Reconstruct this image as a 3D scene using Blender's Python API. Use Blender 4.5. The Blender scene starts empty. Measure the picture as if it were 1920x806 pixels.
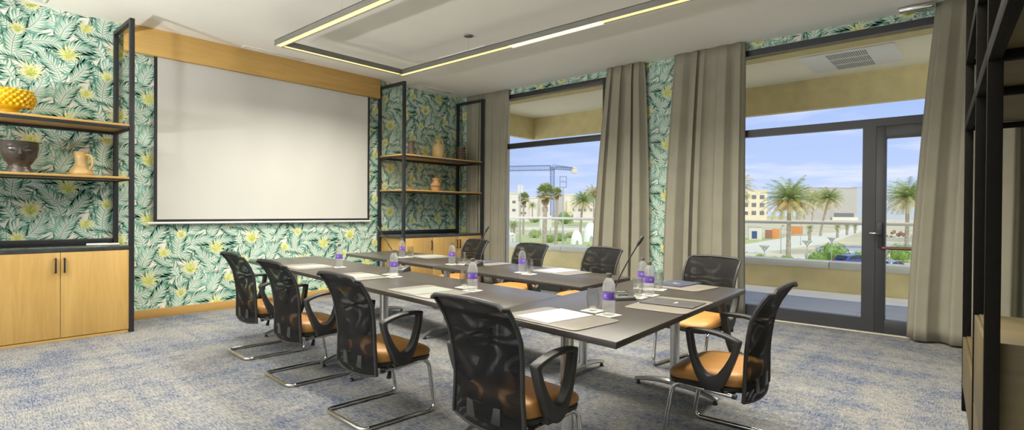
import bpy, bmesh, math, random
from math import sin, cos, pi, radians, atan2, hypot, sqrt, floor as fl
from mathutils import Vector, Matrix, Euler
random.seed(7)
S = bpy.context.scene
C = S.collection

# ------------------------------------------------------------------ camera, sky, sun, exposure
H = 1.25
F = 1005.74
YAW, PITCH, ROLL = 0.722731514, -0.00652950599, -0.00711824869
fw = Vector((-sin(YAW)*cos(PITCH), cos(YAW)*cos(PITCH), sin(PITCH)))
_r = Vector((cos(YAW), sin(YAW), 0)); _d = fw.cross(_r)
rt = _r*cos(ROLL) + _d*sin(ROLL)
dn = -_r*sin(ROLL) + _d*cos(ROLL)
EYE = Vector((0, 0, H))
cam = bpy.data.cameras.new('camera'); camo = bpy.data.objects.new('camera', cam); C.objects.link(camo)
M = Matrix.Identity(4)
for i in range(3):
    M[i][0] = rt[i]; M[i][1] = -dn[i]; M[i][2] = -fw[i]; M[i][3] = EYE[i]
camo.matrix_world = M
cam.sensor_width = 36.0; cam.lens = 36.0*F/1920; cam.clip_start = 0.05; cam.clip_end = 3000
S.camera = camo

def ray(px, py): return fw + rt*((px-960)/F) + dn*((py-403)/F)
def onz(px, py, z): d = ray(px, py); return EYE + d*((z-H)/d.z)
def onx(px, py, x): d = ray(px, py); return EYE + d*(x/d.x)
def ony(px, py, y): d = ray(px, py); return EYE + d*(y/d.y)

S.view_settings.view_transform = 'Standard'; S.view_settings.look = 'None'
S.view_settings.gamma = 1.0; S.view_settings.use_curve_mapping = False
S.view_settings.exposure = 0.18
SKY_FRONT, SKY_BACK, SUN, PEND_W, UP_W, IN0, IN1 = 1.08, 1.7, 2.0, 23.0, 280.0, -3.86, -2.72

w = bpy.data.worlds.new('sky'); S.world = w; w.use_nodes = True
nt = w.node_tree; nt.nodes.clear()
def N(t, kind, **kw):
    n = t.nodes.new(kind)
    for k, v in kw.items():
        if k.startswith('i_'):
            key = k[2:]; key = int(key) if key.isdigit() else key.replace('_', ' ')
            n.inputs[key].default_value = v
        else: setattr(n, k, v)
    return n
def ramp(t, stops, interp='LINEAR'):
    n = t.nodes.new('ShaderNodeValToRGB'); cr = n.color_ramp; cr.interpolation = interp
    while len(cr.elements) < len(stops): cr.elements.new(0.5)
    for e, (p, c) in zip(cr.elements, stops):
        e.position = p; e.color = (*c, 1) if len(c) == 3 else c
    return n
tc = N(nt, 'ShaderNodeTexCoord'); sep = N(nt, 'ShaderNodeSeparateXYZ'); nt.links.new(tc.outputs['Generated'], sep.inputs[0])
rp = ramp(nt, [(0.0, (.58, .66, .86)), (0.06, (.47, .58, .87)), (0.2, (.34, .47, .82)), (0.6, (.22, .34, .74))])
nt.links.new(sep.outputs['Z'], rp.inputs[0])
zz = N(nt, 'ShaderNodeMath', operation='ADD', i_1=0.05); nt.links.new(sep.outputs['Z'], zz.inputs[0])
dv = N(nt, 'ShaderNodeVectorMath', operation='DIVIDE'); cb = N(nt, 'ShaderNodeCombineXYZ')
for k in range(3): nt.links.new(zz.outputs[0], cb.inputs[k])
nt.links.new(tc.outputs['Generated'], dv.inputs[0]); nt.links.new(cb.outputs[0], dv.inputs[1])
cl = N(nt, 'ShaderNodeTexNoise', i_Scale=0.75, i_Detail=7.0, i_Roughness=0.55); nt.links.new(dv.outputs[0], cl.inputs['Vector'])
cr = ramp(nt, [(0.49, (0, 0, 0)), (0.72, (.75, .75, .75))]); nt.links.new(cl.outputs['Fac'], cr.inputs[0])
# clouds thin out towards -x
cx = N(nt, 'ShaderNodeMapRange', i_1=-0.75, i_2=-0.35, i_3=0.15, i_4=1.0); nt.links.new(sep.outputs['X'], cx.inputs[0])
cm = N(nt, 'ShaderNodeMath', operation='MULTIPLY'); nt.links.new(cr.outputs[0], cm.inputs[0]); nt.links.new(cx.outputs[0], cm.inputs[1])
mx = N(nt, 'ShaderNodeMix', data_type='RGBA'); nt.links.new(cm.outputs[0], mx.inputs[0]); nt.links.new(rp.outputs[0], mx.inputs[6]); mx.inputs[7].default_value = (.80, .80, .92, 1)
# the hazy bright half of the sky behind the building
hz = N(nt, 'ShaderNodeMapRange', interpolation_type='SMOOTHSTEP', i_1=0.15, i_2=-0.55, i_3=0.0, i_4=1.0); nt.links.new(sep.outputs['Y'], hz.inputs[0])
m2 = N(nt, 'ShaderNodeMix', data_type='RGBA'); nt.links.new(hz.outputs[0], m2.inputs[0]); nt.links.new(mx.outputs[2], m2.inputs[6]); m2.inputs[7].default_value = (.95, .97, .97, 1)
st = N(nt, 'ShaderNodeMapRange', i_1=0.0, i_2=1.0, i_3=SKY_FRONT, i_4=SKY_BACK); nt.links.new(hz.outputs[0], st.inputs[0])
bg = N(nt, 'ShaderNodeBackground'); wo = N(nt, 'ShaderNodeOutputWorld')
nt.links.new(m2.outputs[2], bg.inputs[0]); nt.links.new(st.outputs[0], bg.inputs[1]); nt.links.new(bg.outputs[0], wo.inputs[0])

sl = bpy.data.lights.new('sun', 'SUN'); sl.energy = SUN; sl.angle = radians(0.6); sl.color = (1, .95, .84)
so = bpy.data.objects.new('sun', sl); C.objects.link(so)
so.rotation_euler = Vector((0.62, -0.03, 0.78)).to_track_quat('Z', 'Y').to_euler()

cy = S.cycles
cy.max_bounces = 10; cy.diffuse_bounces = 6; cy.glossy_bounces = 4; cy.transmission_bounces = 8; cy.transparent_max_bounces = 16
cy.caustics_reflective = False; cy.caustics_refractive = False
cy.sample_clamp_indirect = 4.0; cy.use_denoising = True

# ------------------------------------------------------------------ materials
def new_mat(name):
    m = bpy.data.materials.new(name); m.use_nodes = True
    t = m.node_tree; b = t.nodes['Principled BSDF']
    return m, t, b
def mat(name, col, rough=0.5, metal=0.0, var=0.0, scale=20.0, bump=0.0, spec=0.5, emit=None, estr=0.0, bscale=None, coat=0):
    m, t, b = new_mat(name)
    b.inputs['Roughness'].default_value = rough; b.inputs['Metallic'].default_value = metal
    b.inputs['Specular IOR Level'].default_value = spec; b.inputs['Coat Weight'].default_value = coat
    c = N(t, 'ShaderNodeTexCoord')
    nz = N(t, 'ShaderNodeTexNoise', i_Scale=scale, i_Detail=4.0); t.links.new(c.outputs['Object'], nz.inputs['Vector'])
    r = ramp(t, [(0.3, tuple(x*(1-var) for x in col)), (0.7, tuple(min(1, x*(1+var)) for x in col))])
    t.links.new(nz.outputs['Fac'], r.inputs[0]); t.links.new(r.outputs[0], b.inputs['Base Color'])
    if bump:
        n2 = N(t, 'ShaderNodeTexNoise', i_Scale=bscale or scale*6, i_Detail=3.0); t.links.new(c.outputs['Object'], n2.inputs['Vector'])
        bp = N(t, 'ShaderNodeBump', i_Strength=bump, i_Distance=0.004); t.links.new(n2.outputs['Fac'], bp.inputs['Height']); t.links.new(bp.outputs[0], b.inputs['Normal'])
    if emit:
        b.inputs['Emission Color'].default_value = (*emit, 1); b.inputs['Emission Strength'].default_value = estr
    return m
def wood(name, c1, c2, axis=2, rough=0.45, sc=1.0):
    m, t, b = new_mat(name)
    c = N(t, 'ShaderNodeTexCoord'); s = [22*sc, 22*sc, 22*sc]; s[axis] = 1.6*sc
    mp = N(t, 'ShaderNodeMapping'); mp.inputs['Scale'].default_value = s
    t.links.new(c.outputs['Object'], mp.inputs[0])
    nz = N(t, 'ShaderNodeTexNoise', i_Scale=1.0, i_Detail=8.0, i_Roughness=0.62, i_Distortion=0.8); t.links.new(mp.outputs[0], nz.inputs['Vector'])
    n2 = N(t, 'ShaderNodeTexNoise', i_Scale=0.12, i_Detail=2.0); t.links.new(mp.outputs[0], n2.inputs['Vector'])
    ad = N(t, 'ShaderNodeMath', operation='MULTIPLY_ADD', i_1=0.6); t.links.new(n2.outputs['Fac'], ad.inputs[0])
    h = N(t, 'ShaderNodeMath', operation='MULTIPLY', i_1=0.45); t.links.new(nz.outputs['Fac'], h.inputs[0]); t.links.new(h.outputs[0], ad.inputs[2])
    r = ramp(t, [(0.36, c1), (0.66, c2)]); t.links.new(ad.outputs[0], r.inputs[0])
    t.links.new(r.outputs[0], b.inputs['Base Color']); b.inputs['Roughness'].default_value = rough
    bp = N(t, 'ShaderNodeBump', i_Strength=0.06, i_Distance=0.002); t.links.new(nz.outputs['Fac'], bp.inputs['Height']); t.links.new(bp.outputs[0], b.inputs['Normal'])
    return m
MT = {}
MT['ceil'] = mat('ceiling_paint', (.86, .85, .80), .9, var=.01, scale=3)
MT['plaster'] = mat('olive_paint', (.36, .36, .29), .85, var=.04, scale=4)
MT['paper'] = mat('wallpaper_ground', (.77, .75, .69), .75, var=.03, scale=8)
G_ = [(.085, .235, .175), (.14, .33, .255), (.22, .43, .35), (.35, .55, .465)]
for i, g in enumerate(G_): MT['leaf%d' % i] = mat('palm_print_%d' % i, g, .75, var=.22, scale=14)
MT['wash'] = mat('palm_wash_print', (.62, .695, .62), .75, var=.12, scale=9)
MT['halo'] = mat('bloom_halo_print', (.79, .78, .66), .75, var=.03, scale=9)
MT['bl0'] = mat('bloom_pale_print', (.73, .74, .48), .75, var=.12, scale=20)
MT['bl1'] = mat('bloom_yellow_print', (.66, .67, .24), .75, var=.15, scale=20)
MT['bl2'] = mat('bloom_green_print', (.44, .54, .09), .75, var=.15, scale=20)
MT['oak'] = wood('oak_veneer', (.40, .235, .062), (.56, .36, .12), 2, .42)
MT['oaky'] = wood('oak_board', (.42, .25, .068), (.58, .37, .12), 1, .42)
MT['oakx_shade'] = wood('oak_painted_shade', (.066, .048, .017), (.115, .085, .033), 0, .55)  # oak for the rack, darkened so its colour carries the shade there
MT['skirt'] = wood('oak_skirting', (.40, .235, .07), (.52, .32, .10), 1, .5)
MT['metal'] = mat('black_steel', (.030, .031, .036), .42, .3, var=.1, scale=30, bump=.06)
MT['bronze'] = mat('dark_bronze_steel', (.010, .009, .008), .7, .0, spec=.05, var=.1, scale=30)
MT['stone'] = mat('dark_polished_top', (.045, .05, .05), .12, 0, var=.25, scale=12)
MT['frame'] = mat('anthracite_frame', (.042, .044, .050), .45, .2, var=.06, scale=6)
MT['tabletop'] = wood('dark_walnut_laminate', (.030, .026, .023), (.058, .049, .042), 0, .30, 1.3)
MT['tableedge'] = mat('walnut_edging', (.062, .052, .045), .45, var=.1, scale=30)
MT['alu'] = mat('brushed_aluminium', (.62, .62, .62), .30, .95, var=.05, scale=40)
MT['chrome'] = mat('chrome', (.72, .71, .69), .10, 1.0, var=.03, scale=20)
MT['plastic'] = mat('black_plastic', (.024, .024, .024), .42, var=.1, scale=40, bump=.03)
MT['leather'] = mat('tan_leather', (.44, .215, .058), .42, var=.07, scale=10, bump=.10, bscale=260)
MT['pad'] = mat('taupe_leather_pad', (.185, .165, .14), .36, var=.04, scale=30, bump=.05, bscale=400)
MT['sheet2'] = mat('gray_green_sheet', (.36, .39, .36), .2, var=.01, scale=9)
MT['sheet'] = mat('white_paper', (.52, .53, .55), .28, var=.01, scale=9)
MT['navy'] = mat('navy_folder', (.050, .058, .095), .36, var=.05, scale=20)
MT['grayfold'] = mat('charcoal_folder', (.075, .070, .070), .32, var=.05, scale=20)
MT['logo'] = mat('silver_emblem', (.75, .75, .72), .4)
MT['cream'] = mat('cream_coaster', (.74, .71, .58), .8, var=.03, scale=30)
MT['purple'] = mat('purple_label', (.17, .085, .50), .4, var=.12, scale=30)
MT['lilac'] = mat('lilac_label_print', (.55, .50, .78), .5)
MT['cap'] = mat('dark_bottle_cap', (.10, .085, .07), .4, var=.1)
MT['screen'] = mat('matte_white_screen', (.58, .58, .555), .85, var=.012, scale=1.2)
MT['white'] = mat('white_enamel', (.78, .78, .75), .45, var=.01)
MT['grille'] = mat('vent_slot_gray', (.20, .20, .18), .7)
MT['pend'] = mat('gray_anodised', (.20, .195, .18), .45, .4, var=.04, scale=12)
MT['led'] = mat('led_diffuser', (.9, .8, .5), .5, emit=(1.0, .72, .26), estr=1.15)
MT['led2'] = mat('led_diffuser_bright', (.9, .85, .6), .5, emit=(1.0, .86, .50), estr=1.25)
MT['yellow'] = mat('glazed_yellow', (.72, .44, .005), .18, var=.15, scale=10, coat=.5)
MT['bluewhite'] = mat('blue_white_glaze', (.45, .47, .50), .3, var=.5, scale=60)
MT['darkclay'] = mat('gunmetal_glaze', (.070, .060, .052), .25, .3, var=.35, scale=12, bump=.2)
MT['buff'] = mat('buff_clay', (.50, .34, .14), .3, var=.18, scale=9, bump=.15)
MT['cream_clay'] = mat('ochre_clay', (.50, .36, .17), .55, var=.18, scale=10, bump=.12)
MT['terra'] = mat('painted_terracotta', (.46, .27, .12), .6, var=.25, scale=16, bump=.12)
MT['terraband'] = mat('rust_paint', (.24, .10, .035), .6, var=.2)
MT['brownclay'] = mat('brown_clay', (.13, .09, .065), .5, var=.25, scale=14, bump=.2)
MT['curtain'] = mat('greige_curtain', (.29, .272, .215), .85, var=.05, scale=5, bump=.12, bscale=700)
MT['stucco'] = mat('ochre_stucco', (.63, .53, .27), .9, var=.08, scale=6, bump=.35, bscale=60)
MT['stuccop'] = mat('ochre_plaster_wall', (.62, .52, .27), .9, var=.1, scale=3, bump=.3, bscale=30)
MT['soffit'] = mat('cream_soffit', (.86, .81, .60), .9, var=.02, scale=2)
MT['coping'] = mat('gray_stone_coping', (.56, .55, .48), .7, var=.06, scale=5)
MT['tile'] = mat('pale_gray_tiles', (.48, .47, .44), .6, var=.05, scale=3)
MT['steel'] = mat('satin_steel_rail', (.74, .72, .64), .35, .15)
MT['redbrown'] = mat('maroon_bar', (.14, .05, .04), .4)
# carpet
m, t, b = new_mat('woven_carpet'); MT['carpet'] = m
c = N(t, 'ShaderNodeTexCoord')
def strand(sx, sy, lo, hi, det=3.0):
    mp = N(t, 'ShaderNodeMapping'); mp.inputs['Scale'].default_value = (sx, sy, 1); t.links.new(c.outputs['Object'], mp.inputs[0])
    n = N(t, 'ShaderNodeTexNoise', i_Scale=1.0, i_Detail=det, i_Roughness=.6); t.links.new(mp.outputs[0], n.inputs['Vector'])
    r = N(t, 'ShaderNodeMapRange', interpolation_type='SMOOTHSTEP', i_1=lo, i_2=hi); t.links.new(n.outputs['Fac'], r.inputs[0]); return r
def mth(op, a, b_, cl=False):
    n = N(t, 'ShaderNodeMath', operation=op); n.use_clamp = cl
    for i, v in enumerate((a, b_)):
        if isinstance(v, (int, float)): n.inputs[i].default_value = v
        else: t.links.new(v.outputs[0], n.inputs[i])
    return n
s1 = strand(17, 130, .44, .60); s2 = strand(130, 15, .45, .62); patch = strand(1.5, 2.6, .36, .66, 4.0); band = strand(6, .8, .40, .66, 2.0); band2 = strand(.8, 6, .42, .66, 2.0)
dens = mth('ADD', mth('MULTIPLY', patch, .38), mth('ADD', mth('MULTIPLY', band, .28), mth('MULTIPLY', band2, .26)), True)
wv = mth('MAXIMUM', s1, mth('MULTIPLY', s2, .9))
blue = mth('MULTIPLY', wv, mth('ADD', mth('MULTIPLY', dens, .60), .48), True)
base_r = ramp(t, [(0.2, (.335, .325, .295)), (0.8, (.235, .255, .295))]); t.links.new(dens.outputs[0], base_r.inputs[0])
mxc = N(t, 'ShaderNodeMix', data_type='RGBA'); t.links.new(blue.outputs[0], mxc.inputs[0]); t.links.new(base_r.outputs[0], mxc.inputs[6]); mxc.inputs[7].default_value = (.038, .055, .115, 1)
t.links.new(mxc.outputs[2], b.inputs['Base Color']); b.inputs['Roughness'].default_value = .95; b.inputs['Specular IOR Level'].default_value = .1
bn = N(t, 'ShaderNodeTexNoise', i_Scale=260.0); t.links.new(c.outputs['Object'], bn.inputs['Vector'])
bp = N(t, 'ShaderNodeBump', i_Strength=.35, i_Distance=.006); t.links.new(bn.outputs['Fac'], bp.inputs['Height']); t.links.new(bp.outputs[0], b.inputs['Normal'])
# chair mesh: open weave with moire-like bands
m, t, b = new_mat('black_mesh_fabric'); MT['mesh'] = m
c = N(t, 'ShaderNodeTexCoord')
b.inputs['Base Color'].default_value = (.008, .008, .009, 1); b.inputs['Roughness'].default_value = .7; b.inputs['Specular IOR Level'].default_value = .12
wn = N(t, 'ShaderNodeTexNoise', i_Scale=1.0, i_Detail=1.0); mpw = N(t, 'ShaderNodeMapping'); mpw.inputs['Scale'].default_value = (2.6, 2.6, 4.6); t.links.new(c.outputs['Object'], mpw.inputs[0]); t.links.new(mpw.outputs[0], wn.inputs['Vector'])
wm = N(t, 'ShaderNodeMath', operation='MULTIPLY', i_1=64.0); t.links.new(wn.outputs['Fac'], wm.inputs[0])
wsn = N(t, 'ShaderNodeMath', operation='SINE'); t.links.new(wm.outputs[0], wsn.inputs[0])
n3 = N(t, 'ShaderNodeTexNoise', i_Scale=5.0, i_Detail=1.0); t.links.new(c.outputs['Object'], n3.inputs['Vector'])
mr = N(t, 'ShaderNodeMapRange', i_1=-.2, i_2=1.0, i_3=.0, i_4=.17); t.links.new(wsn.outputs[0], mr.inputs[0])
mm = N(t, 'ShaderNodeMapRange', i_1=.42, i_2=.60, i_3=.10, i_4=1.0); t.links.new(n3.outputs['Fac'], mm.inputs[0])
mk = N(t, 'ShaderNodeMath', operation='MULTIPLY'); t.links.new(mr.outputs[0], mk.inputs[0]); t.links.new(mm.outputs[0], mk.inputs[1])
m4 = N(t, 'ShaderNodeMath', operation='ADD', i_1=.018); t.links.new(mk.outputs[0], m4.inputs[0])
tr = N(t, 'ShaderNodeBsdfTransparent'); ms = N(t, 'ShaderNodeMixShader')
t.links.new(m4.outputs[0], ms.inputs[0]); t.links.new(b.outputs[0], ms.inputs[1]); t.links.new(tr.outputs[0], ms.inputs[2])
t.links.new(ms.outputs[0], t.nodes['Material Output'].inputs[0])
def clear(name, tint, gl=.08, rough=.03):
    m = bpy.data.materials.new(name); m.use_nodes = True; t = m.node_tree; t.nodes.clear()
    o = N(t, 'ShaderNodeOutputMaterial'); tr = N(t, 'ShaderNodeBsdfTransparent'); tr.inputs[0].default_value = (*tint, 1)
    g = N(t, 'ShaderNodeBsdfGlossy', i_Roughness=rough); ly = N(t, 'ShaderNodeLayerWeight', i_Blend=.35)
    k = N(t, 'ShaderNodeMath', operation='MULTIPLY', i_1=gl*5); k.use_clamp = True; t.links.new(ly.outputs['Fresnel'], k.inputs[0])
    mx = N(t, 'ShaderNodeMixShader'); t.links.new(k.outputs[0], mx.inputs[0]); t.links.new(tr.outputs[0], mx.inputs[1]); t.links.new(g.outputs[0], mx.inputs[2])
    t.links.new(mx.outputs[0], o.inputs[0]); return m
MT['glass'] = clear('window_glass', (.97, .98, .98), .012)
MT['railglass'] = clear('railing_glass', (.94, .97, .96), .008)
def glassy(name, tint, rough, ior, share, milk=0.0):
    m = bpy.data.materials.new(name); m.use_nodes = True; t = m.node_tree; t.nodes.clear()
    o = N(t, 'ShaderNodeOutputMaterial'); tr = N(t, 'ShaderNodeBsdfTransparent'); tr.inputs[0].default_value = (*tint, 1)
    g = N(t, 'ShaderNodeBsdfGlass', i_Roughness=rough, i_IOR=ior); g.inputs[0].default_value = (*tint, 1)
    c = N(t, 'ShaderNodeTexCoord'); n = N(t, 'ShaderNodeTexNoise', i_Scale=60.0); t.links.new(c.outputs['Object'], n.inputs['Vector'])
    bp = N(t, 'ShaderNodeBump', i_Strength=.25, i_Distance=.004); t.links.new(n.outputs['Fac'], bp.inputs['Height']); t.links.new(bp.outputs[0], g.inputs['Normal'])
    mx = N(t, 'ShaderNodeMixShader', i_0=share); t.links.new(tr.outputs[0], mx.inputs[1]); t.links.new(g.outputs[0], mx.inputs[2])
    df = N(t, 'ShaderNodeBsdfTranslucent'); df.inputs[0].default_value = (.9, .92, .96, 1); d2 = N(t, 'ShaderNodeMixShader', i_0=milk); t.links.new(mx.outputs[0], d2.inputs[1]); t.links.new(df.outputs[0], d2.inputs[2]); mx = d2
    t.links.new(mx.outputs[0], o.inputs[0]); return m
MT['bottle'] = glassy('clear_bottle_water', (.97, .98, 1.0), .05, 1.15, .45, .16)
MT['tumbler'] = glassy('clear_tumbler_glass', (.95, .96, .96), .0, 1.3, .28)
# outdoors
MT['ground'] = mat('sandy_ground', (.56, .48, .31), .95, var=.18, scale=.12)
MT['road'] = mat('pale_paving', (.68, .63, .50), .9, var=.06, scale=.3)
MT['asphalt'] = mat('gray_asphalt', (.40, .40, .40), .9, var=.06, scale=.3)
MT['grass'] = mat('dry_grass', (.42, .44, .18), .95, var=.4, scale=1.5)
MT['fol0'] = mat('mid_green_foliage', (.25, .38, .09), .7, var=.45, scale=3)
MT['fol1'] = mat('pale_green_foliage', (.38, .46, .17), .7, var=.45, scale=3)
MT['frond0'] = mat('green_frond', (.30, .37, .13), .65, var=.4, scale=1.2)
MT['frond1'] = mat('olive_frond', (.50, .46, .23), .65, var=.35, scale=1.2)
MT['deadfrond'] = mat('dry_frond', (.36, .28, .15), .8, var=.3, scale=2)
MT['trunk'] = mat('palm_bark', (.38, .32, .25), .9, var=.35, scale=5, bump=.5, bscale=12)
MT['dates'] = mat('orange_dates', (.52, .28, .04), .7, var=.3, scale=6)
MT['bwhite'] = mat('white_render', (.70, .68, .60), .85, var=.03, scale=.2)
MT['bcream'] = mat('cream_render', (.70, .64, .46), .85, var=.04, scale=.2)
MT['bgray'] = mat('gray_cladding', (.44, .43, .40), .8, var=.04, scale=.2)
MT['bblue'] = mat('blue_gray_cladding', (.42, .48, .58), .6, var=.03, scale=.2)
MT['bwin'] = mat('dark_window', (.16, .17, .19), .3, var=.1)
MT['cranem'] = mat('blue_gray_crane_steel', (.17, .23, .38), .5, var=.08)
MT['concrete'] = mat('concrete_block', (.58, .55, .46), .9, var=.08)
MT['dome'] = mat('white_canvas', (.88, .88, .86), .7, var=.02)
MT['orange'] = mat('orange_panel', (.68, .27, .08), .7, var=.1)
MT['brick'] = mat('reddish_panel', (.36, .16, .10), .8, var=.15)
MT['carblue'] = mat('blue_car_paint', (.05, .085, .26), .25, .3, coat=.6)
MT['cargray'] = mat('gray_car_paint', (.32, .34, .38), .25, .4, coat=.6)
MT['carwhite'] = mat('silver_car_paint', (.66, .70, .76), .25, .3, coat=.6)
MT['carglass'] = mat('car_glass', (.03, .035, .045), .1)
MT['tyre'] = mat('tyre_rubber', (.02, .02, .02), .8)
MT['taillight'] = mat('red_lamp_lens', (.45, .02, .03), .2)
MT['lampgray'] = mat('gray_lamp_post', (.40, .40, .38), .5, .3)
MT['rubble'] = mat('red_rubble', (.32, .17, .12), .95, var=.4, scale=2)

# ------------------------------------------------------------------ mesh helpers
class MB:
    def __init__(s): s.v = []; s.f = []; s.m = []; s.mats = []
    def mi(s, name):
        if name not in s.mats: s.mats.append(name)
        return s.mats.index(name)
    def add(s, vs, fs, mt, M=None):
        o = len(s.v); k = s.mi(mt)
        s.v += [tuple(M @ Vector(p)) for p in vs] if M else [tuple(p) for p in vs]
        s.f += [tuple(i+o for i in f) for f in fs]; s.m += [k]*len(fs)
    def box(s, a, b, mt, M=None):
        (x0, y0, z0), (x1, y1, z1) = a, b
        v = [(x0,y0,z0),(x1,y0,z0),(x1,y1,z0),(x0,y1,z0),(x0,y0,z1),(x1,y0,z1),(x1,y1,z1),(x0,y1,z1)]
        s.add(v, [(0,3,2,1),(4,5,6,7),(0,1,5,4),(1,2,6,5),(2,3,7,6),(3,0,4,7)], mt, M)
    def tube(s, pts, r, mt, n=8, closed=False, M=None, flat=1.0):
        P = [Vector(p) for p in pts]; L = len(P); vs = []; fs = []
        rr = r if isinstance(r, (list, tuple)) else [r]*L
        ref = None
        for i, p in enumerate(P):
            a = P[i-1] if (i or closed) else p; b_ = P[(i+1) % L] if (i < L-1 or closed) else p
            d = (b_-a).normalized()
            if ref is None:
                ref = Vector((0, 0, 1)) if abs(d.z) < .9 else Vector((1, 0, 0))
            u = (ref - d*ref.dot(d))
            if u.length < 1e-6: u = Vector((1, 0, 0))
            u.normalize(); q = d.cross(u); ref = u
            for k in range(n):
                t_ = 2*pi*k/n; vs.append(p + u*(cos(t_)*rr[i]*flat) + q*(sin(t_)*rr[i]))
        for i in range(L if closed else L-1):
            for k in range(n):
                fs.append((i*n+k, i*n+(k+1) % n, ((i+1) % L)*n+(k+1) % n, ((i+1) % L)*n+k))
        if not closed: fs += [tuple(range(n))[::-1], tuple((L-1)*n+k for k in range(n))]
        s.add(vs, fs, mt, M)
    def lathe(s, prof, mt, c=(0, 0, 0), n=24, M=None, caps=True, wob=None):
        vs = []; fs = []
        for j, (r, z) in enumerate(prof):
            for k in range(n):
                a = 2*pi*k/n; q = r*(wob(a, j) if wob else 1)
                vs.append((c[0]+q*cos(a), c[1]+q*sin(a), c[2]+z))
        for j in range(len(prof)-1):
            for k in range(n): fs.append((j*n+k, j*n+(k+1) % n, (j+1)*n+(k+1) % n, (j+1)*n+k))
        if caps: fs += [tuple(range(n))[::-1], tuple((len(prof)-1)*n+k for k in range(n))]
        s.add(vs, fs, mt, M)
    def ell(s, c, r, mt, n=12, h=8, M=None):
        prof = [(max(1e-4, sin(pi*i/h)), -cos(pi*i/h)) for i in range(h+1)]
        T = Matrix.Translation(c) @ Matrix.Diagonal((r[0], r[1], r[2], 1)); T = M @ T if M else T
        s.lathe(prof, mt, n=n, M=T)
    def prism(s, poly, z0, z1, mt, M=None):
        n = len(poly); v = [(x, y, z0) for x, y in poly]+[(x, y, z1) for x, y in poly]
        s.add(v, [tuple(range(n))[::-1], tuple(range(n, 2*n))]+[(i, (i+1) % n, n+(i+1) % n, n+i) for i in range(n)], mt, M)
    def ring(s, outer, inner, z0, z1, mt, M=None):
        n = len(outer); v = [(x, y, z) for z in (z0, z1) for L in (outer, inner) for x, y in L]; f = []
        for i in range(n):
            j = (i+1) % n
            f += [(i, n+i, n+j, j), (2*n+i, 2*n+j, 3*n+j, 3*n+i), (i, j, 2*n+j, 2*n+i), (n+j, n+i, 3*n+i, 3*n+j)]
        s.add(v, f, mt, M)
def obj(name, mb, parent=None, bevel=0.0, smooth=True, ang=40, seg=2, fix=True):
    me = bpy.data.meshes.new(name); me.from_pydata(mb.v, [], mb.f)
    for k in mb.mats: me.materials.append(MT[k])
    me.polygons.foreach_set('material_index', mb.m)
    if fix:
        bm = bmesh.new(); bm.from_mesh(me)
        bmesh.ops.recalc_face_normals(bm, faces=bm.faces[:])
        if bevel:
            ed = [e for e in bm.edges if len(e.link_faces) == 2 and e.calc_face_angle(0) > .6]
            bmesh.ops.bevel(bm, geom=ed, offset=bevel, segments=seg, affect='EDGES', profile=.5, clamp_overlap=True)
        bm.to_mesh(me); bm.free()
    if smooth:
        me.polygons.foreach_set('use_smooth', [True]*len(me.polygons)); me.set_sharp_from_angle(angle=radians(ang))
    me.update()
    o = bpy.data.objects.new(name, me); C.objects.link(o)
    if parent: o.parent = parent
    return o
def tag(o, label, cat, group=None):
    o['label'] = label; o['category'] = cat
    if group: o['group'] = group
    return o
def thing(name, label, cat, loc=(0, 0, 0), rz=0.0, group=None):
    o = bpy.data.objects.new(name, None); C.objects.link(o); o.empty_display_size = .1
    o.location = loc; o.rotation_euler = (0, 0, rz); return tag(o, label, cat, group)
def struct(name, mb, parent=None, **kw):
    o = obj(name, mb, parent, **kw)
    if not parent: o['kind'] = 'structure'
    return o
def copy_tree(o, parent=None):
    c_ = o.copy(); C.objects.link(c_)
    if parent: c_.parent = parent
    for ch in list(o.children): copy_tree(ch, c_)
    return c_
def dup(o, loc, rz=0.0, label=None, scale=None):
    c_ = copy_tree(o); c_.location = loc; c_.rotation_euler = (0, 0, rz)
    if label: c_['label'] = label
    if scale: c_.scale = (scale,)*3 if isinstance(scale, (int, float)) else scale
    return c_
def bez(p0, p1, p2, n): return [tuple((1-t)**2*a+2*t*(1-t)*b_+t*t*c_ for a, b_, c_ in zip(p0, p1, p2)) for t in [i/n for i in range(n+1)]]

# ------------------------------------------------------------------ room shell
WX, WY, CZ = -7.167, 6.72, 3.29
m = MB(); m.box((-7.4, -2.6, -.12), (1.3, 6.97, 0), 'carpet'); struct('floor', m, smooth=False)
m = MB(); m.box((-7.4, -2.6, CZ), (1.3, 6.97, CZ+.12), 'ceil'); struct('ceiling', m, smooth=False)

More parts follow.
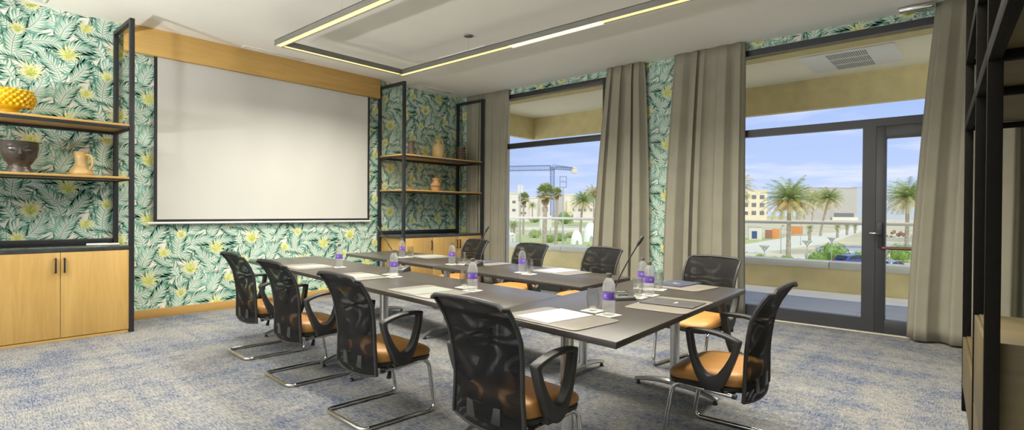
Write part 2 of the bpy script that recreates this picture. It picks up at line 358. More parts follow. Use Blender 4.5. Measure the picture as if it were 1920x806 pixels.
# wallpaper print: palm fronds and yellow blooms, drawn once as a half-drop repeat
TW, TH = .72, .69
def frond(x, y, ang, L, bend, ll, n, shade, lay):
    out = []
    pts = []; a = ang; px, py = x, y; st = L/n
    for i in range(n+1):
        pts.append((px, py, a)); px += cos(a)*st; py += sin(a)*st; a += bend/n
    for i in range(1, n+1):
        qx, qy, qa = pts[i]; t_ = i/n
        Lf = ll*(.55+.75*sin(pi*min(1, .15+t_*.8)))*(1 if t_ < .85 else .8)
        for sd in (-1, 1):
            sp = radians(62-30*t_)*sd + random.uniform(-.10, .10)
            b0 = qa+sp; l_ = Lf*random.uniform(.85, 1.1); cv = -sd*random.uniform(.35, .75)
            wd = .0090*random.uniform(.8, 1.25)
            mx_, my_ = qx+cos(b0)*l_*.5, qy+sin(b0)*l_*.5
            b1 = b0+cv; tx, ty = mx_+cos(b1)*l_*.5, my_+sin(b1)*l_*.5
            nx, ny = -sin(b0+cv/2), cos(b0+cv/2)
            sh = shade + (1 if random.random() < .35 else 0) - (1 if random.random() < .2 else 0)
            out.append(([(qx, qy), (mx_-nx*wd, my_-ny*wd), (tx, ty), (mx_+nx*wd, my_+ny*wd)], 'leaf%d' % max(0, min(3, sh)), lay))
    # the stem and the pale wash behind
    up = []; lo = []
    for i, (qx, qy, qa) in enumerate(pts):
        t_ = i/n; hw = ll*.50*sin(pi*min(1, max(0, t_)))**.7
        up.append((qx-sin(qa)*hw, qy+cos(qa)*hw)); lo.append((qx+sin(qa)*hw, qy-cos(qa)*hw))
    for i in range(n):
        out.append(([up[i], up[i+1], lo[i+1], lo[i]], 'wash', lay-.3))
        x0, y0, a0 = pts[i]; x1, y1, a1 = pts[i+1]; h_ = .0022
        out.append(([(x0-sin(a0)*h_, y0+cos(a0)*h_), (x0+sin(a0)*h_, y0-cos(a0)*h_), (x1+sin(a1)*h_, y1-cos(a1)*h_), (x1-sin(a1)*h_, y1+cos(a1)*h_)], 'leaf0', lay+.1))
    return out
def bloom(x, y, R, n, pale):
    out = []
    hp = [(x+cos(2*pi*k/26)*R*(.8 if k % 2 else .98)*random.uniform(.9, 1.05), y+.2*R+sin(2*pi*k/26)*R*(.8 if k % 2 else .98)) for k in range(26)]
    for k in range(26): out.append(([(x, y+.15*R), (x+(hp[k][0]-x)*.62, y+.15*R+(hp[k][1]-y-.15*R)*.62), (x+(hp[(k+1) % 26][0]-x)*.62, y+.15*R+(hp[(k+1) % 26][1]-y-.15*R)*.62)], 'halo', 2))
    for ring_, (k0, rr, mt_) in enumerate(((n, 1.0, 'bl0'), (n, .74, 'bl0' if pale else 'bl1'), (int(n*.75), .60, 'bl1'), (int(n*.4), .42, 'bl2'))):
        for k in range(k0):
            a = 2*pi*(k+random.random()*.6)/k0; up = .5+.5*sin(a)
            l_ = R*rr*(.55+.60*up)*random.uniform(.85, 1.1); wd = R*.050*(1.1 if ring_ < 2 else .9)
            mxx, myy = x+cos(a)*l_*.55, y+sin(a)*l_*.55
            out.append(([(x, y), (mxx+sin(a)*wd, myy-cos(a)*wd), (x+cos(a)*l_, y+sin(a)*l_), (mxx-sin(a)*wd, myy+cos(a)*wd)], mt_, 31+ring_))
    return out
TILE = []
random.seed(21)
FR = [(.05,.05,1.2,.40,-.7),(.30,.02,1.75,.36,.8),(.58,.08,1.3,.38,-.9),(.16,.30,2.3,.36,.9),(.40,.30,.75,.38,-.9),(.66,.34,2.0,.40,.8),
      (.06,.52,.9,.36,-1.0),(.34,.56,2.4,.36,.7),(.52,.50,1.0,.36,.7),(.24,.16,.35,.34,.7),(.50,.20,2.7,.34,-.8),(.70,.14,.6,.34,.9),
      (.12,.42,3.0,.34,-.8),(.46,.62,.2,.34,-.9),(.64,.58,1.6,.36,-.6),(.28,.44,1.5,.30,-.9),(.36,.06,.7,.26,.6),(.05,.40,.35,.27,-.6),(.33,.38,.5,.22,-.7)]
for i, (x, y, a, L, bd) in enumerate(FR): TILE += frond(x, y, a, L, bd, .122, 13, (0, 1, 1, 2)[i % 4], 1+i)
# bloom places read off the wall: (y, z) modulo the repeat
for (yy, zz_, R, n, pale) in ((2.18, .94, .095, 22, 1), (2.0, .73, .095, 19, 0), (2.28, .53, .13, 28, 1), (1.85, .42, .135, 15, 0)):
    TILE += bloom(yy-1.5, zz_-.1, R, n, pale)
def paper_on(mb, u0, u1, z0, z1, mapf):
    """print the half-drop repeat inside the rectangle u0..u1, z0..z1"""
    i0 = fl((u0-1.5)/TW)-2; i1 = fl((u1-1.5)/TW)+2
    for i in range(i0, i1+1):
        off = TH/2 if i % 2 else 0
        j0 = fl((z0-.1-off)/TH)-2; j1 = fl((z1-.1-off)/TH)+2
        for j in range(j0, j1+1):
            du = 1.5+i*TW; dz = .1+off+j*TH
            for poly, mt_, lay in TILE:
                q = [(x+du, y+dz) for x, y in poly]
                if max(p[0] for p in q) <= u0 or min(p[0] for p in q) >= u1 or max(p[1] for p in q) <= z0 or min(p[1] for p in q) >= z1: continue
                q = [(min(u1, max(u0, a)), min(z1, max(z0, b_))) for a, b_ in q]
                e_ = .0003+lay*.00005
                mb.add([mapf(a, b_, e_) for a, b_ in q], [tuple(range(len(q)))], mt_)
m = MB(); m.box((-7.4, -2.6, 0), (WX, 6.97, CZ), 'paper')
paper_on(m, -.6, WY-.001, .09, CZ, lambda u, z, e_: (WX+e_, u, z))
struct('wall_left', m, smooth=False, fix=False)
m = MB()
OP = [(-6.20, -4.12), (-2.36, .02)]
HZ = 3.206
for a, b_ in ((WX, OP[0][0]), (OP[0][1], OP[1][0]), (OP[1][1], .9)):
    m.box((a, WY, 0), (b_, WY+.24, CZ), 'paper' if a < 0 else 'plaster')
    if a < 0: paper_on(m, a, b_, 0, CZ, lambda u, z, e_: (u, WY-e_, z))
for a, b_ in OP:
    m.box((a, WY, HZ), (b_, WY+.24, CZ), 'paper'); paper_on(m, a, b_, HZ, CZ, lambda u, z, e_: (u, WY-e_, z))
struct('wall_far', m, smooth=False, fix=False)
# right wall, turned three degrees like the shelving in front of it
RA = radians(3.0)
RM = Matrix(((cos(RA), -sin(RA), 0, 0), (sin(RA), cos(RA), 0, 0), (0, 0, 1, 0), (0, 0, 0, 1)))   # local x = n, y = e
m = MB(); m.box((.64, -2.7, 0), (.80, 6.70, CZ), 'plaster', RM); struct('wall_right', m, smooth=False)
# unseen wall behind the camera; its glazing is added to let in fill daylight
m = MB()
m.box((-7.4, -2.6, 0), (-6.9, -2.45, CZ), 'ceil'); m.box((-1.6, -2.6, 0), (.9, -2.45, CZ), 'ceil'); m.box((-6.9, -2.6, 3.05), (-1.6, -2.45, CZ), 'ceil')
struct('wall_back', m, smooth=False)
m = MB()
for x in (-6.9, -5.15, -3.4, -1.67): m.box((x, -2.58, 0), (x+.07, -2.48, 3.05), 'frame')
m.box((-6.83, -2.58, 2.98), (-1.67, -2.48, 3.05), 'frame'); m.box((-6.83, -2.58, 0), (-1.67, -2.48, .08), 'frame')
wf = struct('added_fill_window', m, bevel=.004)
m = MB(); m.box((-6.83, -2.534, .08), (-1.67, -2.526, 2.98), 'glass'); struct('pane', m, wf, smooth=False)
m = MB(); m.box((WX, 1.555, 0), (WX+.016, 4.935, .10), 'skirt'); struct('baseboard_left', m, bevel=.003)
m = MB(); m.box((-2.36, WY-.035, 0), (.02, WY, .012), 'concrete'); struct('trim_1', m, bevel=.003)

# windows and door
def rect_frame(mb, x0, x1, z0, z1, wl, wr, wb, wt, y0, y1, mt='frame'):
    mb.box((x0, y0, z0), (x0+wl, y1, z1), mt); mb.box((x1-wr, y0, z0), (x1, y1, z1), mt)
    mb.box((x0+wl, y0, z0), (x1-wr, y1, z0+wb), mt); mb.box((x0+wl, y0, z1-wt), (x1-wr, y1, z1), mt)
y0, y1 = WY+.005, WY+.085
m = MB(); rect_frame(m, -6.20, -4.12, 0, HZ, .07, .07, .15, .074, y0, y1); m.box((-6.13, y0, 2.302), (-4.19, y1, 2.386), 'frame')
w1 = struct('window_1', m, bevel=.006)
for a, b_ in ((.15, 2.302), (2.386, HZ-.074)):
    m = MB(); m.box((-6.13, WY+.042, a), (-4.19, WY+.05, b_), 'glass'); struct('pane', m, w1, smooth=False)
m = MB(); rect_frame(m, -2.36, .02, 0, HZ, .07, .05, .0, .074, y0, y1)
m.box((-2.29, y0, 2.165), (-.03, y1, 2.249), 'frame'); m.box((-.98, y0, 0), (-.862, y1, 2.165), 'frame'); m.box((-2.29, y0, 0), (-.98, y1, .15), 'frame')
w2 = struct('window_2', m, bevel=.006)
for a, b_, c_, d_ in ((-2.29, -.98, .15, 2.165), (-2.29, -.03, 2.249, HZ-.074)):
    m = MB(); m.box((a, WY+.042, c_), (b_, WY+.05, d_), 'glass'); struct('pane', m, w2, smooth=False)
m = MB(); rect_frame(m, -.858, -.034, .012, 2.16, .085, .09, .14, .125, y0-.012, y1-.01)
m.box((-.775, y0-.014, 2.05), (-.125, y0-.012, 2.056), 'metal')
d1 = struct('door_1', m, bevel=.005)
m = MB(); m.box((-.773, WY+.03, .152), (-.124, WY+.038, 2.035), 'glass'); struct('pane', m, d1, smooth=False)
m = MB(); m.box((-.838, y0-.045, .93), (-.795, y0-.012, 1.16), 'metal'); m.tube([(-.816, y0-.03, 1.05), (-.816, y0-.075, 1.05), (-.905, y0-.08, 1.05)], .015, 'chrome'); m.box((-.835, y0-.04, .90), (-.797, y0-.012, .95), 'metal')
struct('door_handle', m, d1, bevel=.004)
m = MB(); m.tube([(-.80, y0-.03, .90), (-.08, y0-.03, .90)], .016, 'redbrown', 10); m.box((-.11, y0-.03, .885), (-.08, y0-.012, .915), 'metal')
struct('push_bar', m, d1)

# ------------------------------------------------------------------ balcony
YF = 8.83
m = MB(); m.box((-9, 6.97, -.25), (7, 10.3, -.015), 'tile'); struct('balcony_floor', m, smooth=False)
m = MB()
for x in [-7.2+1.2*i for i in range(12)]: m.box((x, 6.97, -.015), (x+.006, 9.9, -.0145), 'grille')
for y in (8.1, 9.05): m.box((-9, y, -.015), (7, y+.006, -.0145), 'grille')
struct('floor_joint', m, smooth=False)
m = MB(); m.box((-9, 9.9, -.25), (7, 10.16, .36), 'stuccop'); struct('balcony_parapet', m, smooth=False)
m = MB()
for i in range(9): m.box((-9+i*1.78, 9.87, .36), (-9+i*1.78+1.772, 10.2, .475), 'coping')
struct('parapet_coping', m, bevel=.006)
m = MB(); m.box((-7.3, 6.97, 3.225), (7, 8.95, 3.5), 'soffit'); struct('balcony_ceiling', m, smooth=False)
m = MB(); m.box((-7.3, YF, 2.783), (7, YF+.12, 3.225), 'stucco'); m.box((-7.3, 6.97, 2.783), (-7.19, YF, 3.225), 'stucco')
m.box((-7.19, 6.97, 3.16), (7, 7.20, 3.225), 'stucco')
struct('balcony_beam', m, smooth=False)
r_ = thing('balcony_railing', 'clear glass balcony railing with a satin steel handrail on the parapet', 'railing', (-3, 10.0, .475))
m = MB(); m.box((-6, -.008, 0), (10, .008, .60), 'railglass'); obj('glass_panel', m, r_, smooth=False)
m = MB(); m.tube([(-6, 0, .625), (10, 0, .625)], .028, 'steel', 12); obj('handrail', m, r_)
g = thing('ceiling_grille', 'white slotted ventilation panel set in the balcony ceiling outside the window', 'vent', (-1.30, 7.97, 3.225))
m = MB(); m.box((-.50, -.45, -.012), (.50, .47, 0), 'white'); obj('panel', m, g, bevel=.003)
m = MB()
for r0 in (-.38, -.09, .20):
    for k in range(19): m.box((-.21+k*.0225, r0, -.0145), (-.21+k*.0225+.010, r0+.24, -.011), 'grille')
obj('slots', m, g, smooth=False)

# ------------------------------------------------------------------ shelving against the papered wall
def shelf_unit(name, y0, ndoor, label, handles):
    X0, X1 = WX+.02, -6.49; D = X1-X0
    u = thing(name, label, 'shelf', (X0, y0, 0)); Wd = 1.70; P = .042
    for x in (0, D-P):
        for y in (0, Wd-P):
            m = MB(); m.box((x, y, 0), (x+P, y+P, 3.18), 'metal'); obj('post', m, u, bevel=.002)
    for y in (0, Wd-P):
        m = MB(); m.box((P, y, 3.18-P), (D-P, y+P, 3.18), 'metal'); obj('top_bar', m, u, bevel=.002)
    for z, th in ((2.104, .020), (1.572, .018)):
        m = MB(); m.box((.012, .008, z-.022), (D-.004, Wd-.008, z), 'oaky'); s = obj('shelf', m, u, bevel=.002)
        m = MB(); rect = ((.02, .012), (D-.012, Wd-.012)); k = .030 if z > 2 else .012
        m.box((P, .012, z-.022-k), (D-P, .034, z-.0225), 'metal'); m.box((P, Wd-.034, z-.022-k), (D-P, Wd-.012, z-.0225), 'metal')
        m.box((.016, P, z-.022-k), (.034, Wd-P, z-.0225), 'metal'); m.box((D-.030, P, z-.022-k), (D-.012, Wd-P, z-.0225), 'metal')
        obj('shelf_rail', m, s, bevel=.001)
    m = MB(); m.box((.004, .004, .838), (D-.004, Wd-.004, .875), 'stone'); obj('countertop', m, u, bevel=.002)
    m = MB(); m.box((.004, P, .875), (.022, Wd-P, .93), 'metal'); obj('backsplash', m, u, bevel=.002)
    m = MB(); m.box((.01, P+.002, .028), (D-.028, Wd-P-.002, .838), 'oak'); obj('cabinet_body', m, u, bevel=.002)
    m = MB(); m.box((.02, P+.004, 0), (D-.014, Wd-P-.004, .027), 'oaky'); obj('plinth', m, u, bevel=.002)
    dw = (Wd-2*P)/3
    for i in range(3):
        a = P+i*dw+.002; b_ = P+(i+1)*dw-.002
        m = MB(); m.box((D-.0275, a, .034), (D-.006, b_, .835), 'oak'); d = obj('door', m, u, bevel=.0015)
        hy = b_-.035 if i < 2 else a+.025
        m = MB(); x = D-.006
        m.box((x, hy-.006, .645), (x+.028, hy+.006, .657), 'metal'); m.box((x, hy-.006, .773), (x+.028, hy+.006, .785), 'metal'); m.box((x+.018, hy-.007, .645), (x+.03, hy+.007, .785), 'metal')
        obj('handle', m, d, bevel=.002)
    return u
shelf_unit('shelving_unit', -.148, 3, 'black steel shelving with oak cabinet left of the projector screen', 0)
shelf_unit('shelving_unit', 4.915, 3, 'black steel shelving with oak cabinet in the corner right of the projector screen', 0)

# right-hand shelving, seen nearly edge on
u = thing('shelving_rack', 'tall dark steel shelving rack with oak cabinets at the right edge', 'shelf', (0, 0, 0), RA)
n0, n1, P = .133, .60, .042
for d in (1.15, 2.50, 3.23, 4.46):
    for n_ in (n0, n1-P):
        m = MB(); m.box((n_, d, 0), (n_+P, d+P, 3.2), 'bronze'); obj('post', m, u, bevel=.002)
for z in (1.785, 2.20, 3.14):
    for n_ in (n0, n1-P+.006):
        for a, b_ in ((1.15+P, 2.50), (2.50+P, 3.23), (3.23+P, 4.46)):
            m = MB(); m.box((n_, a, z), (n_+.036, b_, z+.06), 'bronze'); obj('rail', m, u, bevel=.002)
    for d in (1.15, 2.50, 3.23, 4.46):
        m = MB(); m.box((n0+P, d+.004, z), (n1-P, d+.036, z+.035), 'bronze'); obj('crossbar', m, u, bevel=.002)
    if z < 3:
        m = MB(); m.box((n0+.038, 1.15+P, z+.036), (n1-P, 4.46, z+.056), 'oakx_shade'); obj('shelf', m, u)
m = MB(); m.box((n0+.020, 3.23+P+.002, .16), (n1-P, 4.458, .48), 'oakx_shade'); obj('low_cabinet', m, u, bevel=.002)
m = MB(); m.box((n0+.002, 3.23+P+.004, .165), (n0+.019, 4.456, .474), 'oakx_shade'); obj('drawer', m, u, bevel=.002)
m = MB(); m.box((n0+.020, 2.50+P+.002, .02), (n1-P, 3.228, .80), 'oakx_shade'); obj('tall_cabinet', m, u, bevel=.002)
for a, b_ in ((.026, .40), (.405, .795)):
    m = MB(); m.box((n0+.004, 2.50+P+.004, a), (n0+.019, 3.226, b_), 'oakx_shade'); obj('drawer', m, u, bevel=.002)

# ------------------------------------------------------------------ projector screen under its oak pelmet
v_ = MB(); v_.box((WX+.003, 1.60, 2.99), (WX+.095, 4.905, CZ), 'oaky')
tag(obj('pelmet_box', v_, bevel=.003), 'long oak pelmet box at the ceiling above the projector screen', 'pelmet')
sc = thing('projector_screen', 'large white pull-down projector screen with black borders on the papered wall', 'screen', (WX+.05, 1.885, 1.10))
W_, H_ = 2.86, 1.887
def wav(y, z): return .004*sin(5*y+2.2*z)+.003*sin(11*y-3*z)
m = MB(); ny, nz = 60, 24; BY, BZ = .035, .03
for j in range(nz+1):
    for i in range(ny+1):
        y = BY+(W_-2*BY)*i/ny; z = BZ+(H_-BZ)*j/nz; m.v.append((wav(y, z), y, z))
m.mi('screen')
for j in range(nz):
    for i in range(ny): k = j*(ny+1)+i; m.f.append((k, k+1, k+ny+2, k+ny+1)); m.m.append(0)
obj('fabric', m, sc)
m = MB()
def strip(pts_in, pts_out):
    k = len(m.v)
    for a, b_ in zip(pts_in, pts_out): m.v.append(a); m.v.append(b_)
    m.mi('metal')
    for i in range(len(pts_in)-1): m.f.append((k+2*i, k+2*i+1, k+2*i+3, k+2*i+2)); m.m.append(0)
for ya, yb in ((BY, 0), (W_-BY, W_)):
    strip([(wav(ya, BZ+(H_-BZ)*j/nz), ya, BZ+(H_-BZ)*j/nz) for j in range(nz+1)], [(wav(yb, BZ+(H_-BZ)*j/nz), yb, BZ+(H_-BZ)*j/nz) for j in range(nz+1)])
strip([(wav(W_*i/ny, BZ), W_*i/ny, BZ) for i in range(ny+1)], [(wav(W_*i/ny, 0)*.3, W_*i/ny, 0) for i in range(ny+1)])
obj('border', m, sc)
m = MB(); m.tube([(0, -.06, -.012), (0, W_+.03, -.012)], .014, 'white', 10); obj('bottom_bar', m, sc)

# ------------------------------------------------------------------ curtains
def curtain(yc, bl, br, tl, tr, folds, seed, label, amp=.07):
    """bl..br: x of the hem, tl..tr: x of the heading"""
    rnd = random.Random(seed); nx, nz = folds*20, 26; vs = []; fs = []
    ph = [rnd.uniform(-.9, .9) for _ in range(folds+2)]; am = [rnd.uniform(.55, 1.25) for _ in range(folds+2)]
    z0, z1 = .022, CZ-.004
    for j in range(nz+1):
        t_ = j/nz; z = z0+(z1-z0)*t_
        e_ = t_**1.6
        for i in range(nx+1):
            s_ = i/nx; q = folds*min(1, max(0, s_+.055*sin(2*pi*s_*1.6+seed)*sin(pi*s_)+.03*sin(2*pi*s_*3.1+2*seed)*sin(pi*s_))); k = int(min(folds-1, fl(q)))
            fr_ = q-k; A = am[k]*(1-fr_)+am[k+1]*fr_; pp = ph[k]*(1-fr_)+ph[k+1]*fr_
            x = (bl+(br-bl)*s_)*(1-e_)+(tl+(tr-tl)*s_)*e_
            sw = 1-2*abs(sin(pi*q+.5*pp*(1-.5*t_)))**.95
            y = yc+amp*A*(.55+.45*(1-t_))*(sw+.22*sin(4*pi*q+1.3+pp))
            x += .018*A*sin(4*pi*q+pp)*(1-.3*t_)+.012*sin(3*t_+seed)*(1-t_)
            if t_ > .93: y = yc+(y-yc)*(1-.55*(t_-.93)/.07)
            vs.append((x, y, z))
    for j in range(nz):
        for i in range(nx): a = j*(nx+1)+i; fs.append((a, a+1, a+nx+2, a+nx+1))
    m = MB(); m.add(vs, fs, 'curtain')
    o = obj('curtain', m, fix=False, ang=180)
    md = o.modifiers.new('thickness', 'SOLIDIFY'); md.thickness = .004; md.offset = 0
    # small heading tape sits at the ceiling
    return tag(o, label, 'curtain')
YC = 6.60
def xa(px, py, y=YC): return ony(px, py, y).x
curtain(6.668, -6.98, xa(943, 470), -6.98, xa(950, 180), 6, 3, 'greige curtain in the corner behind the shelving, left of the crane view', .026)
curtain(YC, xa(1106, 470), xa(1214, 470), xa(1137, 140), xa(1206, 130), 4, 5, 'greige curtain right of the crane view, left of the papered pier')
curtain(YC, xa(1240, 480), xa(1393, 480), xa(1264, 110), xa(1396, 95), 5, 9, 'wide greige curtain between the papered pier and the right-hand window')
curtain(6.57, xa(1700, 630, 6.57), .24, xa(1755, 20, 6.57), .25, 3, 12, 'greige curtain beside the glazed door at the right end of the room')

# ------------------------------------------------------------------ ceiling fittings
PZ = 3.03; X0, X1, Y0, Y1, PW, PH = -5.80, -.70, 2.66, 4.38, .085, .06
pd = thing('pendant_light', 'large rectangular gray linear pendant lamp with warm diffuser hung over the tables', 'lamp', (X0, Y0, PZ))
LX, LY = X1-X0, Y1-Y0
arms = [((0, 0), (LX, PW)), ((0, LY-PW), (LX, LY)), ((0, PW), (PW, LY-PW)), ((LX-PW, PW), (LX, LY-PW))]
for (a, b_), (c_, d_) in arms:
    m = MB(); t_ = .007
    if c_-a > d_-b_:
        m.box((a, b_, 0), (c_, b_+t_, PH), 'pend'); m.box((a, d_-t_, 0), (c_, d_, PH), 'pend')
    else:
        m.box((a, b_, 0), (a+t_, d_, PH), 'pend'); m.box((c_-t_, b_, 0), (c_, d_, PH), 'pend')
    m.box((a, b_, PH-.005), (c_, d_, PH), 'pend'); ar = obj('profile', m, pd, smooth=False)
    m = MB(); q = .0075
    m.box((a+q*(1 if c_-a < d_-b_ else 0), b_+q*(1 if c_-a > d_-b_ else 0), .008), (c_-q*(1 if c_-a < d_-b_ else 0), d_-q*(1 if c_-a > d_-b_ else 0), .014), 'led')
    obj('diffuser', m, ar, smooth=False)
m = MB(); m.box((IN0-X0, LY-PW+.004, -.004), (IN1-X0, LY-.004, .008), 'led2'); obj('diffuser_insert', m, pd, smooth=False)
for x in (1.28, 3.6):
    for y in (PW/2, LY-PW/2):
        m = MB(); m.tube([(x, y, PH), (x, y, CZ-PZ-.012)], .0016, 'alu', 5); cb_ = obj('cable', m, pd)
        m = MB(); m.lathe([(.05, 0), (.052, .004), (.052, .0125)], 'pend', (x, y, CZ-PZ-.0135)); obj('ceiling_rose', m, cb_)
for (a, b_), (c_, d_) in arms:
    l_ = bpy.data.lights.new('pendant_lamp', 'AREA'); l_.shape = 'RECTANGLE'; l_.size = (c_-a)-.02; l_.size_y = (d_-b_)-.02
    l_.spread = radians(150); l_.energy = PEND_W*max(c_-a, d_-b_); l_.color = (1, .94, .80)
    lo = bpy.data.objects.new('lamp', l_); C.objects.link(lo); lo.parent = pd; lo.location = ((a+c_)/2, (b_+d_)/2, -.008)

for (x, y), lb in (((-5.0, -2.1), 'added unseen fill uplighter at the left of the added back glazing'), ((-2.9, -2.1), 'added unseen fill uplighter at the right of the added back glazing')):  # out-of-view uplighters, added only to brighten the ceiling
    t = thing('added_uplighter', lb, 'lamp', (x, y, 0))
    m = MB(); m.lathe([(.001, 0), (.15, 0), (.15, .015), (.02, .03), (.001, .03)], 'metal', n=24, caps=False); obj('base', m, t)
    m = MB(); m.tube([(0, 0, .028), (0, 0, 1.30)], .014, 'metal', 10); obj('pole', m, t)
    m = MB(); m.lathe([(.02, 1.28), (.10, 1.33), (.19, 1.40), (.186, 1.402), (.09, 1.338), (.001, 1.31)], 'white', n=24, caps=False); obj('lamp_shade', m, t)
    l_ = bpy.data.lights.new('added_fill_light', 'AREA'); l_.shape = 'DISK'; l_.size = .36; l_.energy = UP_W; l_.color = (1, .97, .92)
    lo = bpy.data.objects.new('lamp', l_); C.objects.link(lo); lo.parent = t; lo.location = (0, 0, 1.405); lo.rotation_euler = (pi, 0, 0)

def slot_vent(a, b_, wd, label, slots=2):
    a = Vector(a); b_ = Vector(b_); L = (b_-a).length; an = atan2((b_-a).y, (b_-a).x)
    t = thing('ceiling_vent', label, 'vent', (a.x, a.y, CZ), an)
    m = MB(); f_ = .022
    m.box((0, 0, -.010), (L, f_, 0), 'white'); m.box((0, wd-f_, -.010), (L, wd, 0), 'white'); m.box((0, f_, -.010), (f_, wd-f_, 0), 'white'); m.box((L-f_, f_, -.010), (L, wd-f_, 0), 'white')
    obj('frame', m, t, bevel=.002)
    m = MB(); m.box((f_, f_, -.002), (L-f_, wd-f_, 0), 'grille'); obj('backing', m, t, smooth=False)
    m = MB(); g_ = (wd-2*f_)/slots
    for k in range(slots): m.box((f_, f_+k*g_+.004, -.008), (L-f_, f_+(k+1)*g_-.010, -.003), 'white')
    obj('blade', m, t, bevel=.001)
slot_vent((-6.90, 2.80), (-6.90, 3.60), .12, 'white slot vent in the ceiling beside the oak pelmet')
slot_vent((-6.88, 5.50), (-6.88, 6.28), .12, 'white slot vent in the ceiling above the corner shelving')
slot_vent((-6.88, .35), (-6.88, .93), .14, 'white slot vent in the ceiling at the upper left corner')
slot_vent((-5.50, 4.72), (-4.62, 4.72), .30, 'long white louvred vent in the ceiling behind the pendant lamp', 6)
t = thing('ceiling_light', 'square white recessed ceiling light with a bright strip near the door curtain', 'lamp', (-.52, 6.40, CZ))
m = MB(); m.box((-.15, -.28, -.016), (.15, .28, 0), 'white'); obj('housing', m, t, bevel=.004)
m = MB(); m.box((-.135, .06, -.05), (.135, .16, -.016), 'chrome'); obj('strip_lens', m, t, bevel=.006)

# ------------------------------------------------------------------ tables
ZT, TT = .74, .028
def table(L, Dp, loc, rz, label, skew=0.0):
    K = math.tan(skew)
    sk = lambda x, y: x+y*K
    t = thing('conference_table', label, 'table', loc, rz, )
    m = MB(); m.prism([(0, 0), (L, 0), (sk(L, Dp), Dp), (sk(0, Dp), Dp)], ZT-TT, ZT, 'tabletop'); top = obj('tabletop', m, t, bevel=.0015)
    for x in (sk(.24, Dp*.52), sk(L-.24, Dp*.52)):
        m = MB(); m.tube([(x, Dp*.52, .06), (x, Dp*.52, ZT-TT-.012)], .032, 'alu', 16); m.box((x-.05, Dp*.2, ZT-TT-.014), (x+.05, Dp*.84, ZT-TT), 'alu')
        cl_ = obj('column', m, t)
        m = MB(); P_ = []; 
        for i in range(13):
            s_ = -1+2*i/12; P_.append((x+s_*.31*K, Dp*.52+s_*.31, .075-.042*s_*s_))
        m.tube(P_, [.018+.012*(1-abs(-1+2*i/12)) for i in range(13)], 'alu', 10, flat=.8)
        ft = obj('foot', m, t)
        for s_ in (-1, 1):
            m = MB(); m.lathe([(.016, 0), (.018, .006), (.012, .018), (.006, .028)], 'plastic', (x+s_*.29*K, Dp*.52+s_*.29, 0), 12); obj('glide', m, ft)
    m = MB(); m.box((sk(.29, Dp*.52), Dp*.52-.02, ZT-TT-.06), (sk(L-.29, Dp*.52), Dp*.52+.02, ZT-TT-.012), 'metal'); obj('crossbeam', m, t)
    return t
A1 = radians(180-6.05)
# the head table: local x runs from the near corner towards the windows
Nc = Vector((-1.080, 1.848, 0)); ae = radians(93.6)
table(1.885, .80, Nc, ae, 'dark walnut conference table across the right end, under the charcoal folder', radians(9.3))
# rows: local x runs from left to right
def row(orig, ang, L, Dp, l1, l2):
    d = Vector((cos(ang), sin(ang), 0))
    table(L, Dp, orig, ang, l1, radians(-9.3)); table(L, Dp, orig+d*(L+.004), ang, l2, radians(-9.3))
row(Vector((-5.530, 2.290, 0)), radians(-5.9), 1.832, .735, 'dark walnut conference table on the near side, at the projector screen end', 'dark walnut conference table on the near side, next to the head table')
row(Vector((-5.635, 3.440, 0)), radians(-6.25), 1.80, .735, 'dark walnut conference table on the window side, at the projector screen end', 'dark walnut conference table on the window side, next to the head table')

